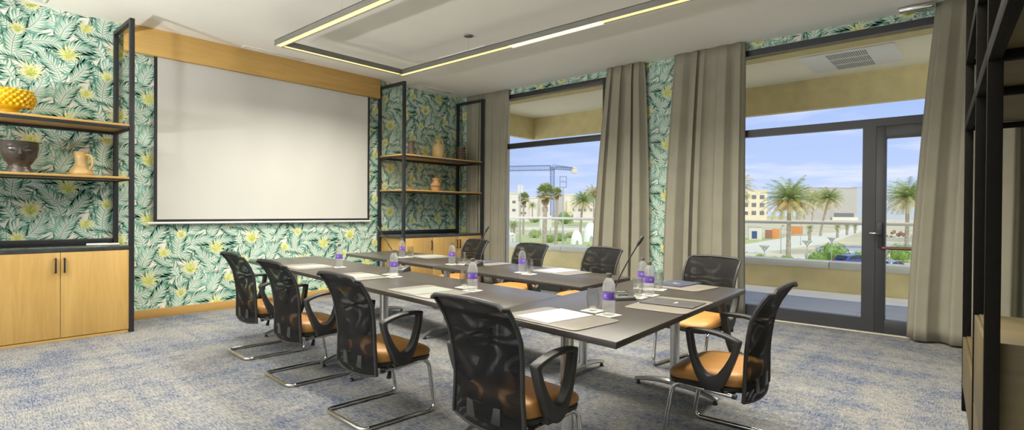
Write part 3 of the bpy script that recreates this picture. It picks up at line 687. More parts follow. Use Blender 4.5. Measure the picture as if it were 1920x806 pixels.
# ------------------------------------------------------------------ chairs (local +y faces the table)
def make_chair(label):
    t = thing('conference_chair', label, 'chair', group='cantilever chairs round the conference table')
    # seat cushion: rounded trapezoid with a domed top and a falling front edge
    n = 40; vs = []; fs = []
    def outline(k, s_):
        a = 2*pi*k/n; cx_, sx_ = cos(a), sin(a); p = .42
        x = .238*s_*math.copysign(abs(cx_)**p, cx_); y = .215*s_*math.copysign(abs(sx_)**p, sx_)
        return x*(1+.04*(y/.215)), y+.025
    rings = [(.95, .362, 0), (1.0, .378, 0), (1.0, .40, .3), (.97, .422, .8), (.90, .434, 1), (.7, .440, 1), (.4, .440, 1), (.05, .438, 1)]
    for s_, z, w_ in rings:
        for k in range(n):
            x, y = outline(k, s_); f_ = max(0, (y-.05)/.19); vs.append((x, y, z-.028*f_*f_*w_-.012*f_*f_))
    for j in range(len(rings)-1):
        for k in range(n): fs.append((j*n+k, j*n+(k+1) % n, (j+1)*n+(k+1) % n, (j+1)*n+k))
    fs.append(tuple((len(rings)-1)*n+k for k in range(n))); fs.append(tuple(range(n))[::-1])
    m = MB(); m.add(vs, fs, 'leather'); seat = obj('seat', m, t, ang=60)
    m = MB(); vs = []; fs = []
    for s_, z in ((.80, .332), (.97, .340), (.99, .362), (.90, .372)):
        for k in range(n):
            x, y = outline(k, s_); f_ = max(0, (y-.05)/.19); vs.append((x, y, z-.012*f_*f_))
    for j in range(3):
        for k in range(n): fs.append((j*n+k, j*n+(k+1) % n, (j+1)*n+(k+1) % n, (j+1)*n+k))
    fs += [tuple(range(n))[::-1], tuple(3*n+k for k in range(n))]
    m.add(vs, fs, 'plastic'); obj('seat_shell', m, t)
    # back: profile of (y, z) with the side edges wrapped forward
    prof = [(-.205, .285), (-.207, .33), (-.208, .40), (-.209, .48), (-.214, .56), (-.224, .64), (-.238, .71), (-.257, .77), (-.280, .82), (-.300, .855), (-.318, .882)]
    def hw(z): return .232-.016*math.exp(-((z-.5)/.14)**2)+.006*(z-.3)
    def pt(j, s_):
        y, z = prof[j]; wr = .030*(1-max(0, (z-.72)/.16)*.8)
        return (hw(z)*s_, y+wr*s_*s_, z-.012*(s_*s_)*(1 if j == len(prof)-1 else 0) + (.018*(s_*s_) if j == 0 else 0))
    nx = 14; J = len(prof); vs = []; fs = []
    for j in range(J):
        for i in range(nx+1):
            s_ = -1+2*i/nx; 
            vs.append(pt(j, s_))
    for j in range(J-1):
        for i in range(nx): a = j*(nx+1)+i; fs.append((a, a+1, a+nx+2, a+nx+1))
    m = MB(); m.add(vs, fs, 'mesh'); bk = obj('backrest', m, t, ang=180, fix=False)
    md = bk.modifiers.new('smooth', 'SUBSURF'); md.levels = 1; md.render_levels = 1
    m = MB(); path = [pt(j, -1) for j in range(J-1)]
    c0 = pt(J-1, -1); path += [tuple(Vector(c0)+Vector((.008, 0, -.012)))]
    path += [pt(J-1, -1+2*i/nx) for i in range(1, nx)]
    c1 = pt(J-1, 1); path += [tuple(Vector(c1)+Vector((-.008, 0, -.012)))]; path += [pt(j, 1) for j in range(J-2, -1, -1)]
    rr = [.0105]*len(path)
    m.tube(path, rr, 'plastic', 8)
    m.tube([pt(0, -1+2*i/nx) for i in range(nx+1)], .006, 'plastic', 6)
    obj('back_frame', m, bk)
    m = MB()   # spine plate that joins the back to the seat
    m.box((-.11, -.205, .325), (.11, -.192, .40), 'plastic'); m.box((-.045, -.20, .325), (.045, -.02, .338), 'plastic'); m.box((-.20, -.12, .322), (.20, -.085, .336), 'plastic'); m.box((-.20, .06, .322), (.20, .095, .338), 'plastic')
    obj('seat_bracket', m, t, bevel=.004)
    m = MB(); m.tube([(.16, -.05, .325), (.20, -.07, .30), (.215, -.085, .27)], [.008, .010, .015], 'plastic', 8); obj('tilt_lever', m, t)
    # armrests
    top = bez((-.170, .618), (-.05, .672), (.100, .650), 9)
    out = top + bez((.100, .640), (.075, .43), (.005, .362), 9) + bez((-.015, .352), (-.055, .340), (-.085, .372), 5) + bez((-.095, .385), (-.15, .50), (-.175, .612), 8)
    inn = bez((-.143, .607), (-.05, .648), (.070, .632), 9) + bez((.068, .622), (.050, .47), (-.004, .432), 9) + bez((-.018, .424), (-.048, .420), (-.066, .440), 5) + bez((-.074, .452), (-.125, .52), (-.146, .598), 8)
    for s_ in (-1, 1):
        Mx = Matrix(((0, 0, 1, s_*.272), (1, 0, 0, 0), (0, 1, 0, 0), (0, 0, 0, 1)))
        m = MB(); m.ring(out, inn, -.024, .024, 'plastic', Mx); a_ = obj('armrest', m, t, bevel=.007, seg=2, ang=50)
        m = MB(); m.box((min(s_*.20, s_*.268), -.075, .340), (max(s_*.20, s_*.268), .01, .366), 'plastic'); obj('arm_bracket', m, a_, bevel=.005)
    # cantilever frame: one bent chrome tube
    r0 = .0125; fx = .222
    half = [(fx, -.125, .324), (fx, .10, .333)] + [(fx, y, z) for y, z in bez((.13, .335), (.185, .338), (.200, .285), 6)] + [(fx, .232, .09)] + [(fx, y, z) for y, z in bez((.238, .06), (.245, .0135), (.19, .0135), 6)] + [(fx, -.20, .0135)] + [(x, y, .0135) for x, y in bez((fx, -.215), (fx, -.258), (fx-.05, -.258), 5)]
    path = half + [(-x, y, z) for x, y, z in half[::-1]]
    m = MB(); m.tube(path, r0, 'chrome', 12); fr_ = obj('frame', m, t)
    for x in (-fx, fx):
        m = MB(); m.tube([(x, -.140, .323), (x, -.120, .324)], .0135, 'plastic', 10); obj('end_cap', m, fr_)
    return t
CH = [((-4.772, 2.136), -2.6, 'black mesh cantilever chair on the near side, closest to the papered wall'),
      ((-3.857, 2.056), -3.0, 'black mesh cantilever chair on the near side, second from the papered wall'),
      ((-2.816, 1.976), -3.8, 'black mesh cantilever chair on the near side, third from the papered wall'),
      ((-1.648, 1.898), -2.9, 'black mesh cantilever chair on the near side, largest, at the table corner'),
      ((-1.076, 2.989), 91.8, 'black mesh cantilever chair drawn up to the head table, seen from its side'),
      ((-5.02, 4.66), 171, 'black mesh cantilever chair on the window side, in front of the corner shelving'),
      ((-3.93, 4.50), 177, 'black mesh cantilever chair on the window side, seen against the crane view'),
      ((-3.02, 4.53), 170, 'black mesh cantilever chair on window side, before the curtain right of the crane view'),
      ((-1.76, 4.24), 172, 'black mesh cantilever chair on the window side with tan seat showing, behind the navy folder')]
for i, (p, a, lb) in enumerate(CH):
    c_ = make_chair(lb) if i == 0 else copy_tree(ch0)
    if i == 0: ch0 = c_
    c_.location = (p[0], p[1], 0); c_.rotation_euler = (0, 0, radians(a)); c_['label'] = lb

# ------------------------------------------------------------------ things on the tables
def rrect(wx, wy, r, n=5):
    out = []
    for cx_, cy_, a0 in ((wx/2-r, wy/2-r, 0), (-wx/2+r, wy/2-r, 90), (-wx/2+r, -wy/2+r, 180), (wx/2-r, -wy/2+r, 270)):
        for k in range(n+1): a = radians(a0+90*k/n); out.append((cx_+r*cos(a), cy_+r*sin(a)))
    return out
PZ0 = ZT
def desk_pad(x, y, ang, label, sx=.48, sy=.335):
    m = MB(); m.prism(rrect(sx, sy, .035), 0, .004, 'pad'); o = obj('desk_pad', m, bevel=.001)
    o.location = (x, y, PZ0); o.rotation_euler = (0, 0, ang); return tag(o, label, 'desk pad', 'desk pads on the tables')
def sheet(x, y, ang, label, sx, sy, mt, nm='paper_sheet', cat='paper', th=.002, logo=None):
    m = MB(); m.box((-sx/2, -sy/2, 0), (sx/2, sy/2, th), mt)
    if not logo:
        o = obj(nm, m, smooth=False); o.location = (x, y, PZ0+.0042); o.rotation_euler = (0, 0, ang); return tag(o, label, cat)
    t = thing(nm, label, cat, (x, y, PZ0+.0042), ang); obj('cover', m, t, bevel=.0008)
    m = MB(); lx, ly, k = logo
    for pl in ([(-.022, .004), (-.004, -.004), (.002, .006), (-.006, .003)], [(.022, .004), (.004, -.004), (-.001, .005), (.007, .003)], [(-.004, -.003), (.004, -.003), (.0, -.010)]):
        m.prism([(lx+a*k, ly+b_*k) for a, b_ in pl], th, th+.0006, 'logo')
    obj('emblem', m, t, smooth=False); return t
an = radians(-5.9); af = radians(-6.2)
def nr(x, v):  # point v metres in from the near edge at x
    return (x-.103*0, 2.290-(x+5.530)*math.tan(radians(5.9))+v)
for xr, lb in ((-4.34, 'taupe desk pad nearest the papered wall on the near side'), (-3.39, 'taupe desk pad second from the papered wall on the near side'),
               (-2.40, 'taupe desk pad third from the papered wall on the near side'), (-1.285, 'taupe desk pad with white sheet at the near table corner')):
    x, y = nr(xr-.24, .205); desk_pad(x, y, an, lb)
for xr, y, lb in ((-4.42, 3.87, 'taupe desk pad nearest the corner shelving on the window side'), (-3.45, 3.785, 'taupe desk pad under navy sheets on the window side'),
                  (-2.47, 3.69, 'taupe desk pad under a bright sheet on the window side'), (-1.365, 3.555, 'taupe desk pad under the navy folder at the far table corner')):
    desk_pad(xr-.245, y, af, lb)
desk_pad(-1.30, 2.80, radians(93.6), 'taupe desk pad under the charcoal folder at the head table')
for x, v, lb in ((-4.53, .23, 'gray sheet on the desk pad nearest the papered wall'), (-3.62, .22, 'gray sheet on the desk pad second from the papered wall'),
                 (-2.66, .20, 'gray sheet on the desk pad third from the papered wall')):
    px_, py_ = nr(x, v); sheet(px_, py_, an+radians(2), lb, .215, .30, 'sheet2')
sheet(-1.567, 2.10, radians(-9), 'glossy white sheet on the desk pad at the near table corner', .225, .31, 'sheet')
sheet(-2.765, 3.735, af, 'bright white sheet on the window side desk pad', .215, .30, 'sheet')
sheet(-3.75, 3.83, af, 'navy folder on the window side table, right of the thin far microphone', .23, .305, 'navy', 'document_folder', 'folder', .004, (0, 0, 1.2))
sheet(-4.66, 3.90, af, 'gray sheet on the window side desk pad nearest the corner shelving', .22, .30, 'sheet2')
sheet(-1.635, 3.635, radians(-5), 'navy folder with silver emblem at the far table corner', .215, .305, 'navy', 'document_folder', 'folder', .006, (.0, -.02, 1.5))
sheet(-1.302, 2.835, radians(93.6), 'charcoal folder with silver emblem at the head table', .215, .30, 'grayfold', 'document_folder', 'folder', .006, (0, -.02, 1.5))

def coaster(x, y, ang, label):
    m = MB(); m.box((-.047, -.047, 0), (.047, .047, .003), 'cream'); o = obj('coaster', m, smooth=False); o.location = (x, y, PZ0); o.rotation_euler = (0, 0, ang)
    tag(o, label, 'coaster', 'cream coasters under bottles and glasses')
BP = [(.001, .004), (.020, .003), (.027, .0), (.031, .005), (.0315, .02), (.030, .026), (.0315, .032), (.0315, .070), (.0305, .074), (.0305, .112), (.0315, .116), (.0315, .135), (.029, .152), (.023, .168), (.015, .180), (.0125, .185), (.0125, .190), (.001, .191)]
def make_bottle(label):
    t = thing('water_bottle', label, 'bottle', group='water bottles on the tables')
    m = MB(); m.lathe(BP, 'bottle', n=20, caps=False); obj('body', m, t, ang=60)
    m = MB(); m.lathe([(.0312, .075), (.0314, .076), (.0314, .111), (.0312, .112)], 'purple', n=24, caps=False); lb = obj('label', m, t)
    m = MB()
    for k in range(4):
        a0 = -pi/2+k*pi/2
        for da in (-.16, .16):     # the pale square emblem on the band, four times round
            pass
        seg = [a0-.22, a0-.07, a0+.07, a0+.22]
        for i in range(3):
            for z in ((.088, .094), (.096, .102)):
                if i == 1 and z[0] < .09: continue
                a, b_ = seg[i]+.015, seg[i+1]-.015; q = .0317
                m.add([(q*cos(a), q*sin(a), z[0]), (q*cos(b_), q*sin(b_), z[0]), (q*cos(b_), q*sin(b_), z[1]), (q*cos(a), q*sin(a), z[1])], [(0, 1, 2, 3)], 'lilac')
        a, b_ = a0-.30, a0+.30; q = .0317
        m.add([(q*cos(a), q*sin(a), .081), (q*cos(b_), q*sin(b_), .081), (q*cos(b_), q*sin(b_), .0825), (q*cos(a), q*sin(a), .0825)], [(0, 1, 2, 3)], 'lilac')
    obj('emblem', m, lb, smooth=False, fix=False)
    m = MB(); m.lathe([(.0146, .184), (.0148, .187), (.0148, .202), (.0135, .205), (.001, .2052)], 'cap', n=18, caps=True); obj('cap', m, t)
    return t
def make_tumbler(label):
    t = None; m = MB()
    m.lathe([(.001, .0), (.022, .0), (.026, .004), (.033, .035), (.0355, .062), (.034, .09), (.0305, .113), (.0295, .113), (.033, .09), (.0343, .062), (.032, .037), (.024, .014), (.001, .011)], 'tumbler', n=24, caps=False)
    o = obj('drinking_glass', m, ang=60); return tag(o, label, 'glass', 'tumblers on the tables')
BT = [((-4.330, 2.577), 'purple-labelled water bottle on the near side, nearest the papered wall'),
      ((-3.411, 2.496), 'purple-labelled water bottle in front of the microphone on the near side'),
      ((-2.461, 2.413), 'purple-labelled water bottle on the near side behind the largest chair'),
      ((-4.772, 3.601), 'purple-labelled water bottle on the window side, nearest the papered wall'),
      ((-3.824, 3.472), 'purple-labelled water bottle on the window side, beside the thin far microphone'),
      ((-2.897, 3.418), 'purple-labelled water bottle on the window side, below the crane view'),
      ((-1.392, 2.306), 'purple-labelled water bottle at the near table corner, left of the microphone base'),
      ((-1.716, 3.271), 'purple-labelled water bottle at the head table, hindmost of the two standing together'),
      ((-1.548, 3.037), 'purple-labelled water bottle at the head table, foremost of the two standing together')]
for i, (p, lb) in enumerate(BT):
    b_ = make_bottle(lb) if i == 0 else copy_tree(b0)
    if i == 0: b0 = b_
    b_.location = (p[0], p[1], PZ0+.0032); b_.rotation_euler = (0, 0, radians(40+23*i) if i else radians(35)); b_['label'] = lb
    coaster(p[0], p[1], radians(-8+5*(i % 3)), 'cream coaster under the '+lb.replace('purple-labelled water ', ''))
GT = [((-3.560, 2.575), 'clear tumbler just left of the bottle by the near side microphone'), ((-2.602, 2.477), 'clear tumbler left of the bottle behind the largest chair'),
      ((-4.760, 3.705), 'clear tumbler beside the window side bottle nearest the papered wall'), ((-3.760, 3.545), 'clear tumbler beside the thin far microphone'),
      ((-2.782, 3.370), 'clear tumbler right of the bottle below the crane view'), ((-1.511, 2.350), 'clear tumbler at the near table corner, left of its bottle'),
      ((-1.617, 3.299), 'clear tumbler at the head table, behind the two bottles'), ((-1.557, 2.908), 'clear tumbler at the head table, in front of the two bottles')]
for i, (p, lb) in enumerate(GT):
    b_ = make_tumbler(lb) if i == 0 else copy_tree(g0)
    if i == 0: g0 = b_
    b_.location = (p[0], p[1], PZ0+.0032); b_['label'] = lb
    coaster(p[0], p[1], radians(10-6*(i % 3)), 'cream coaster under the '+lb)

def microphone(x, y, ang, dx, dz, label, bend=.3):
    """gooseneck microphone; dx, dz: where the head sits, along the picture's right and up"""
    t = thing('gooseneck_microphone', label, 'microphone', (x, y, PZ0), ang)
    m = MB(); m.add([(-.07, -.065, 0), (.07, -.065, 0), (.07, .065, 0), (-.07, .065, 0), (-.064, -.055, .020), (.064, -.055, .020), (.064, .058, .045), (-.064, .058, .045)],
                    [(0, 3, 2, 1), (4, 5, 6, 7), (0, 1, 5, 4), (1, 2, 6, 5), (2, 3, 7, 6), (3, 0, 4, 7)], 'plastic')
    b_ = obj('base', m, t, bevel=.004)
    m = MB()
    for k in range(3): m.box((-.03+k*.022, -.03, .026), (-.015+k*.022, -.015, .034), 'pend')
    m.box((-.02, .008, .032), (.03, .018, .042), 'lampgray'); obj('button', m, b_, bevel=.001)
    R_ = Matrix.Rotation(-ang, 3, 'Z'); h = R_ @ (Vector((rt.x, rt.y, 0)).normalized()*dx); s0 = Vector((-.03, .035, .035))
    head = s0+Vector((h.x, h.y, dz)); mid = s0+Vector((h.x*.12, h.y*.12, dz*bend))
    pts = bez(s0, mid, head, 18)
    m = MB(); m.tube(pts, [.006]*2+[.0042]*17, 'plastic', 8); obj('gooseneck', m, t)
    d = (Vector(pts[-1])-Vector(pts[-3])).normalized(); e_ = Vector(pts[-1])
    m = MB(); m.tube([e_-d*.012, e_, e_+d*.012, e_+d*.05, e_+d*.058], [.0045, .008, .0105, .0105, .006], 'plastic', 12); obj('capsule', m, t)
    return t
microphone(-1.60, 2.79, radians(55), .14, .285, 'black gooseneck microphone standing large at the head table')
microphone(-3.69, 2.765, radians(20), -.165, .295, 'black gooseneck microphone leaning left on the near side table')
microphone(-3.585, 3.53, radians(10), .115, .285, 'black gooseneck microphone leaning right on the window side table')

# ------------------------------------------------------------------ pots on the shelves, pens on the counter
def spot(px, py, z, x): 
    p = onx(px, py, x); return Vector((x, p.y, z))
SX = -6.74
ZH, ZL = 2.1042, 1.5722
p = spot(17, 196, ZH, SX)
t = thing('pinecone_bowl', 'yellow glazed bowl covered in scales on a footed base, on the upper left shelf', 'bowl', p)
m = MB(); m.lathe([(.085, 0), (.09, .008), (.082, .016), (.075, .020)], 'bluewhite', n=28); obj('foot_ring', m, t)
m = MB(); m.lathe([(.062, .0205), (.075, .026), (.068, .045), (.085, .062), (.15, .085), (.172, .13), (.176, .165), (.160, .215), (.135, .235), (.12, .235), (.14, .20), (.15, .14), (.08, .08), (.001, .075)], 'yellow', n=32, caps=False); obj('body', m, t, ang=60)
m = MB()
for j in range(6):
    z = .092+j*.025; r_ = [.155, .170, .176, .175, .168, .155][j]
    for k in range(22):
        a = 2*pi*(k+.5*(j % 2))/22
        Mx = Matrix.Translation((r_*cos(a), r_*sin(a), z)) @ Matrix.Rotation(a, 4, 'Z') @ Matrix.Rotation(radians(75), 4, 'Y')
        m.lathe([(.020, -.006), (.017, .006), (.009, .016), (.001, .020)], 'yellow', n=7, M=Mx, caps=False)
obj('scales', m, t)
p = spot(36, 321, ZL, SX)
t = thing('face_vase', 'dark metallic vase shaped as a face, on the lower left shelf', 'vase', p, radians(-3))
m = MB(); m.lathe([(.001, 0), (.105, 0), (.108, .01), (.085, .045), (.078, .075), (.10, .105), (.128, .16), (.138, .22), (.141, .285), (.146, .292), (.13, .292), (.125, .22), (.09, .12), (.001, .10)], 'darkclay', n=32, caps=False); obj('body', m, t, ang=60)
m = MB()
m.tube([(.128, 0, .235), (.142, 0, .20), (.156, 0, .172), (.135, 0, .160)], [.009, .013, .020, .012], 'darkclay', 10); obj('nose', m, t)
m = MB(); m.ell((.117, 0, .135), (.016, .034, .007), 'darkclay'); m.ell((.112, 0, .124), (.016, .028, .007), 'darkclay'); obj('lips', m, t)
for s_ in (-1, 1):
    m = MB(); m.ell((.122, s_*.055, .205), (.014, .027, .011), 'darkclay'); obj('eye', m, t)
    m = MB(); m.tube([(.136, s_*.016, .228), (.128, s_*.055, .242), (.105, s_*.092, .228)], [.006, .008, .004], 'darkclay', 8); obj('eyebrow', m, t)
p = spot(152, 325, ZL, SX)
def jug(p, label, mt, prof, hz0, hz1, r0, r1, hw, ang, nm='jug', band=None):
    t = thing(nm, label, 'jug', p, ang)
    m = MB(); m.lathe(prof, mt, n=28, caps=False); obj('body', m, t, ang=60)
    m = MB(); m.tube(bez((r0, 0, hz0), (hw, 0, hz0+.04), (hw, 0, (hz0+hz1)/2), 6)+bez((hw, 0, (hz0+hz1)/2), (hw, 0, hz1+.02), (r1, 0, hz1), 6), .011, mt, 8); obj('handle', m, t)
    return t
jug(p, 'buff clay jug with one big handle, on the lower left shelf', 'buff', [(.001, 0), (.088, 0), (.098, .012), (.100, .03), (.085, .065), (.058, .095), (.050, .12), (.052, .18), (.056, .232), (.060, .238), (.052, .238), (.046, .19), (.045, .12), (.001, .09)], .06, .205, .085, .050, .118, radians(40))
for k, (px_, lb) in enumerate(((180, 'white marker pen lying on the left counter, nearer the wall'), (201, 'white marker pen lying on the left counter, nearer the room'))):
    q = onx(px_+2, 463, -6.70+.06*k)
    t = thing('marker_pen', lb, 'pen', (-6.70+.06*k, q.y, .875+.0135), radians(80+7*k))
    m = MB(); m.tube([(-.085, 0, 0), (.03, 0, 0)], .013, 'white', 12); obj('barrel', m, t)
    m = MB(); m.tube([(.031, 0, 0), (.085, 0, 0), (.092, 0, 0)], [.0135, .0135, .009], 'white', 12); obj('cap', m, t)
p = spot(771, 285, ZH, SX)
jug(p, 'slim brown clay jug with a handle, on the upper right shelf', 'brownclay', [(.001, 0), (.075, 0), (.082, .02), (.066, .055), (.050, .09), (.045, .19), (.052, .225), (.056, .23), (.045, .23), (.040, .18), (.04, .09), (.001, .05)], .05, .19, .066, .045, .105, radians(40))
p = spot(822, 290, ZH, SX)
t = thing('clay_amphora', 'tall ochre clay jar with two small ears, on the upper right shelf', 'vase', p, radians(40))
m = MB(); m.lathe([(.001, 0), (.072, 0), (.080, .01), (.098, .07), (.105, .14), (.095, .20), (.062, .245), (.038, .262), (.034, .285), (.042, .305), (.044, .312), (.034, .312), (.027, .28), (.05, .24), (.085, .18), (.001, .05)], 'cream_clay', n=28, caps=False); obj('body', m, t, ang=60)
for s_ in (-1, 1):
    m = MB(); m.tube(bez((s_*.036, 0, .295), (s_*.085, 0, .30), (s_*.075, 0, .228), 8), .009, 'cream_clay', 8); obj('ear_handle', m, t)
p = spot(865, 294, ZH, SX)
t = thing('knobbed_vase', 'dark cylindrical vase covered in knobs, on the upper right shelf', 'vase', p)
m = MB(); m.lathe([(.001, 0), (.062, 0), (.066, .01), (.064, .22), (.068, .235), (.055, .235), (.052, .03), (.001, .02)], 'brownclay', n=24, caps=False); obj('body', m, t, ang=60)
m = MB()
for j in range(5):
    for k in range(9): a = 2*pi*(k+.5*(j % 2))/9; m.ell((.068*cos(a), .068*sin(a), .035+j*.043), (.017, .017, .015), 'darkclay', 8, 5)
obj('knobs', m, t)
p = spot(817, 353, ZL, SX)
t = thing('painted_vase', 'terracotta vase with a rust-painted band, on the lower right shelf', 'vase', p)
m = MB(); m.lathe([(.001, 0), (.066, 0), (.072, .01), (.092, .06), (.094, .09), (.070, .125), (.050, .15), (.050, .17), (.068, .205), (.071, .212), (.060, .212), (.042, .165), (.06, .13), (.08, .08), (.001, .03)], 'terra', n=28, caps=False); obj('body', m, t, ang=60)
m = MB(); pr_ = []
for k in range(29): a = 2*pi*k/28; pr_.append(a)
zig = [.060+.014*(k % 2) for k in range(28)]
vs = []
for k in range(28): a = 2*pi*k/28; vs += [(.0945*cos(a), .0945*sin(a), zig[k]), (.0960*cos(a), .0960*sin(a), zig[k]+.022)]
m.add(vs, [(2*k, (2*k+2) % 56, (2*k+3) % 56, 2*k+1) for k in range(28)], 'terraband'); obj('painted_band', m, t, fix=False)
p = spot(770, 352, ZL, SX)
t = thing('shallow_dish', 'small patterned clay dish at the left end of the lower right shelf', 'dish', p)
m = MB(); m.lathe([(.001, 0), (.035, 0), (.04, .006), (.075, .04), (.080, .044), (.07, .042), (.035, .012), (.001, .010)], 'cream_clay', n=24, caps=False); obj('body', m, t, ang=60)

# ------------------------------------------------------------------ outdoors: a street level 5.3 m below the room
GZ = -5.3
random.seed(11)
m = MB(); m.box((-1500, 11.5, GZ-.5), (900, 1800, GZ), 'ground'); struct('ground', m, smooth=False)
def gnd(px, py): q = onz(px, py, GZ); return Vector((q.x, q.y, GZ))
def dist(p): return (p-EYE).dot(fw)
def size(p, npx): return npx*dist(p)/F     # how many metres npx pixels are at p
def slab(name, pix, mt, h=.04):
    q = [gnd(*a) for a in pix]; m = MB(); m.prism([(a.x, a.y) for a in q], GZ, GZ+h, mt); return struct(name, m, smooth=False)
slab('road', [(1385, 452), (1400, 478), (1560, 455), (1625, 430), (1625, 417), (1560, 437)], 'road')
slab('road', [(1380, 466), (1380, 500), (1560, 492), (1620, 478), (1620, 470), (1480, 478)], 'road', .06)
slab('road', [(1530, 462), (1530, 472), (1730, 470), (1730, 458)], 'asphalt', .08)
slab('grass_verge', [(1385, 447), (1385, 460), (1470, 446), (1470, 441)], 'grass', .05)
slab('grass_verge', [(1380, 404), (1380, 409), (1520, 411), (1520, 406)], 'grass', .05)
slab('grass_verge', [(930, 440), (930, 500), (1130, 500), (1130, 440)], 'grass', .05)
slab('road', [(925, 424), (925, 430), (1135, 434), (1135, 426)], 'asphalt', .06)
slab('grass_verge', [(925, 415), (925, 421), (1135, 424), (1135, 417)], 'grass', .05)
def wall_run(name, a, b_, h, th, mt):
    p, q = gnd(*a), gnd(*b_); d = (q-p).normalized(); n_ = Vector((-d.y, d.x, 0))*th
    m = MB(); m.prism([(p.x, p.y), (q.x, q.y), ((q+n_).x, (q+n_).y), ((p+n_).x, (p+n_).y)], GZ, GZ+h, mt); return struct(name, m, smooth=False)
wall_run('garden_wall', (925, 415), (1135, 417), .9, .6, 'bwhite')
wall_run('garden_wall', (925, 430), (1135, 434), 1.1, .5, 'bwhite')
wall_run('garden_wall', (1385, 481), (1470, 482), .5, .4, 'concrete')
wall_run('garden_wall', (1640, 452), (1730, 455), 1.0, .4, 'bgray')

def building(p0, pw, py_top, py_base, depth, mt, label, wins, bands=(), turn=0.0, mt2=None):
    """p0..p0+pw: pixel columns of the front; the front faces the camera side"""
    a = gnd(p0, py_base); b_ = gnd(p0+pw, py_base); d = dist(a); W = size(a, pw); Hh = size(a, py_base-py_top)
    t = thing('building', label, 'building', a, atan2(rt.y, rt.x)+turn)
    m = MB(); m.box((0, 0, 0), (W, depth, Hh), mt); obj('walls', m, t, smooth=False)
    m = MB(); m.box((-.3, -.3, Hh), (W+.3, depth+.3, Hh+.6), mt2 or mt); obj('roof_parapet', m, t, smooth=False)
    for (u0, u1, v0, v1) in wins:
        m = MB(); m.box((u0*W, -.15, v0*Hh), (u1*W, .05, v1*Hh), 'bwin'); obj('window', m, t, smooth=False)
    for (u0, u1, v0, v1, out, k) in bands:
        m = MB(); m.box((u0*W, -out, v0*Hh), (u1*W, .1, v1*Hh), k); obj('wing', m, t, smooth=False)
    return t
def grid(nu, nv, u0=.06, u1=.94, v0=.3, v1=.9, fu=.5, fv=.5):
    return [(u0+(u1-u0)*(i+.5-fu/2)/nu, u0+(u1-u0)*(i+.5+fu/2)/nu, v0+(v1-v0)*(j+.5-fv/2)/nv, v0+(v1-v0)*(j+.5+fv/2)/nv) for i in range(nu) for j in range(nv)]
building(930, 42, 363, 414, 9, 'bwhite', 'white flat-roofed apartment block at the left edge of the crane view', grid(2, 2, .25, .98, .25, .85, .4, .3), [(.08, .26, 1.0, 1.12, -1, 'bgray'), (.30, .42, .1, .8, 1.5, 'bcream')])
building(972, 18, 372, 414, 9, 'bwhite', 'narrow white block left of the tall fan palm', grid(2, 2, .1, .9, .2, .8, .5, .3))
building(989, 24, 371, 414, 9, 'bwhite', 'plain white block just left of the tall fan palm', [], [(.85, 1.0, 0, .95, 1.0, 'bgray')])
building(1011, 20, 376, 414, 9, 'bwhite', 'low white block behind the tall fan palm', grid(2, 1, .2, .9, .35, .8, .4, .5))
building(1046, 10, 366, 414, 9, 'bgray', 'gray block behind the right board pole', [])
building(1056, 24, 365, 414, 9, 'bwhite', 'cream and white block right of the right board pole', grid(1, 2, .7, .9, .3, .8, .5, .3), [(.28, .62, 0, .78, 1.2, 'bcream')])
building(1078, 60, 380, 413, 9, 'bwhite', 'long low white block behind the date palms of the crane view', grid(5, 1, .05, .95, .4, .8, .4, .4))
building(1372, 66, 357, 413, 9, 'bcream', 'cream apartment block left of the big date palm', grid(4, 3, .05, .97, .12, .92, .55, .5), [(.0, .45, .3, .36, 1.5, 'bwhite'), (.0, .45, .62, .68, 1.5, 'bwhite')])
building(1500, 106, 352, 412, 9, 'bgray', 'huge gray windowless hall behind the palms', [(.60, .95, .10, .22)], [(0, .5, 0, .45, 3, 'bgray'), (.55, 1.0, .0, .09, 2.5, 'bwhite')])
building(1605, 120, 351, 411, 9, 'bblue', 'blue-gray hall end seen behind the door frame', [(.1, .3, .1, .4)])

# tower crane
a = gnd(1035, 412); k = dist(a)/F
t = thing('tower_crane', 'blue-gray tower crane with a long lattice jib on the skyline', 'crane', a, atan2(rt.y, rt.x))
zt = (412-316)*k; hw_ = 1.3*k*1.7/1.7
def lattice(mb, p, q, wd, n, r, mt, updir):
    p, q = Vector(p), Vector(q); d = (q-p); u = Vector(updir); s_ = d.normalized().cross(u)
    cs = [u*wd+s_*wd, u*wd-s_*wd, -u*wd-s_*wd, -u*wd+s_*wd]
    for c_ in cs: mb.tube([p+c_, q+c_], r, mt, 5)
    for i in range(n):
        a_, b_ = p+d*(i/n), p+d*((i+1)/n); m_ = p+d*((i+.5)/n)
        for j in range(4):
            mb.tube([a_+cs[j], m_+cs[(j+1) % 4], b_+cs[j]], r*.7, mt, 4)
m = MB(); lattice(m, (0, 0, 0), (0, 0, zt), 3.6*k, 20, .6*k, 'cranem', (1, 0, 0)); obj('mast', m, t, smooth=False)
m = MB(); lattice(m, (-3*k, 0, zt+1.5*k), (-175*k, 0, zt-3*k), 4.2*k, 20, .6*k, 'cranem', (0, 0, 1)); obj('jib', m, t, smooth=False)
m = MB(); lattice(m, (3*k, 0, zt+1.5*k), (38*k, 0, zt-.5*k), 2.4*k, 8, .7*k, 'cranem', (0, 0, 1)); obj('counter_jib', m, t, smooth=False)
m = MB(); m.box((36*k, -3*k, zt-9*k), (46*k, 3*k, zt-1*k), 'concrete'); m.box((38*k, -3*k, zt-1*k), (45*k, 3*k, zt+3*k), 'concrete'); obj('counterweight', m, t, bevel=.3*k)
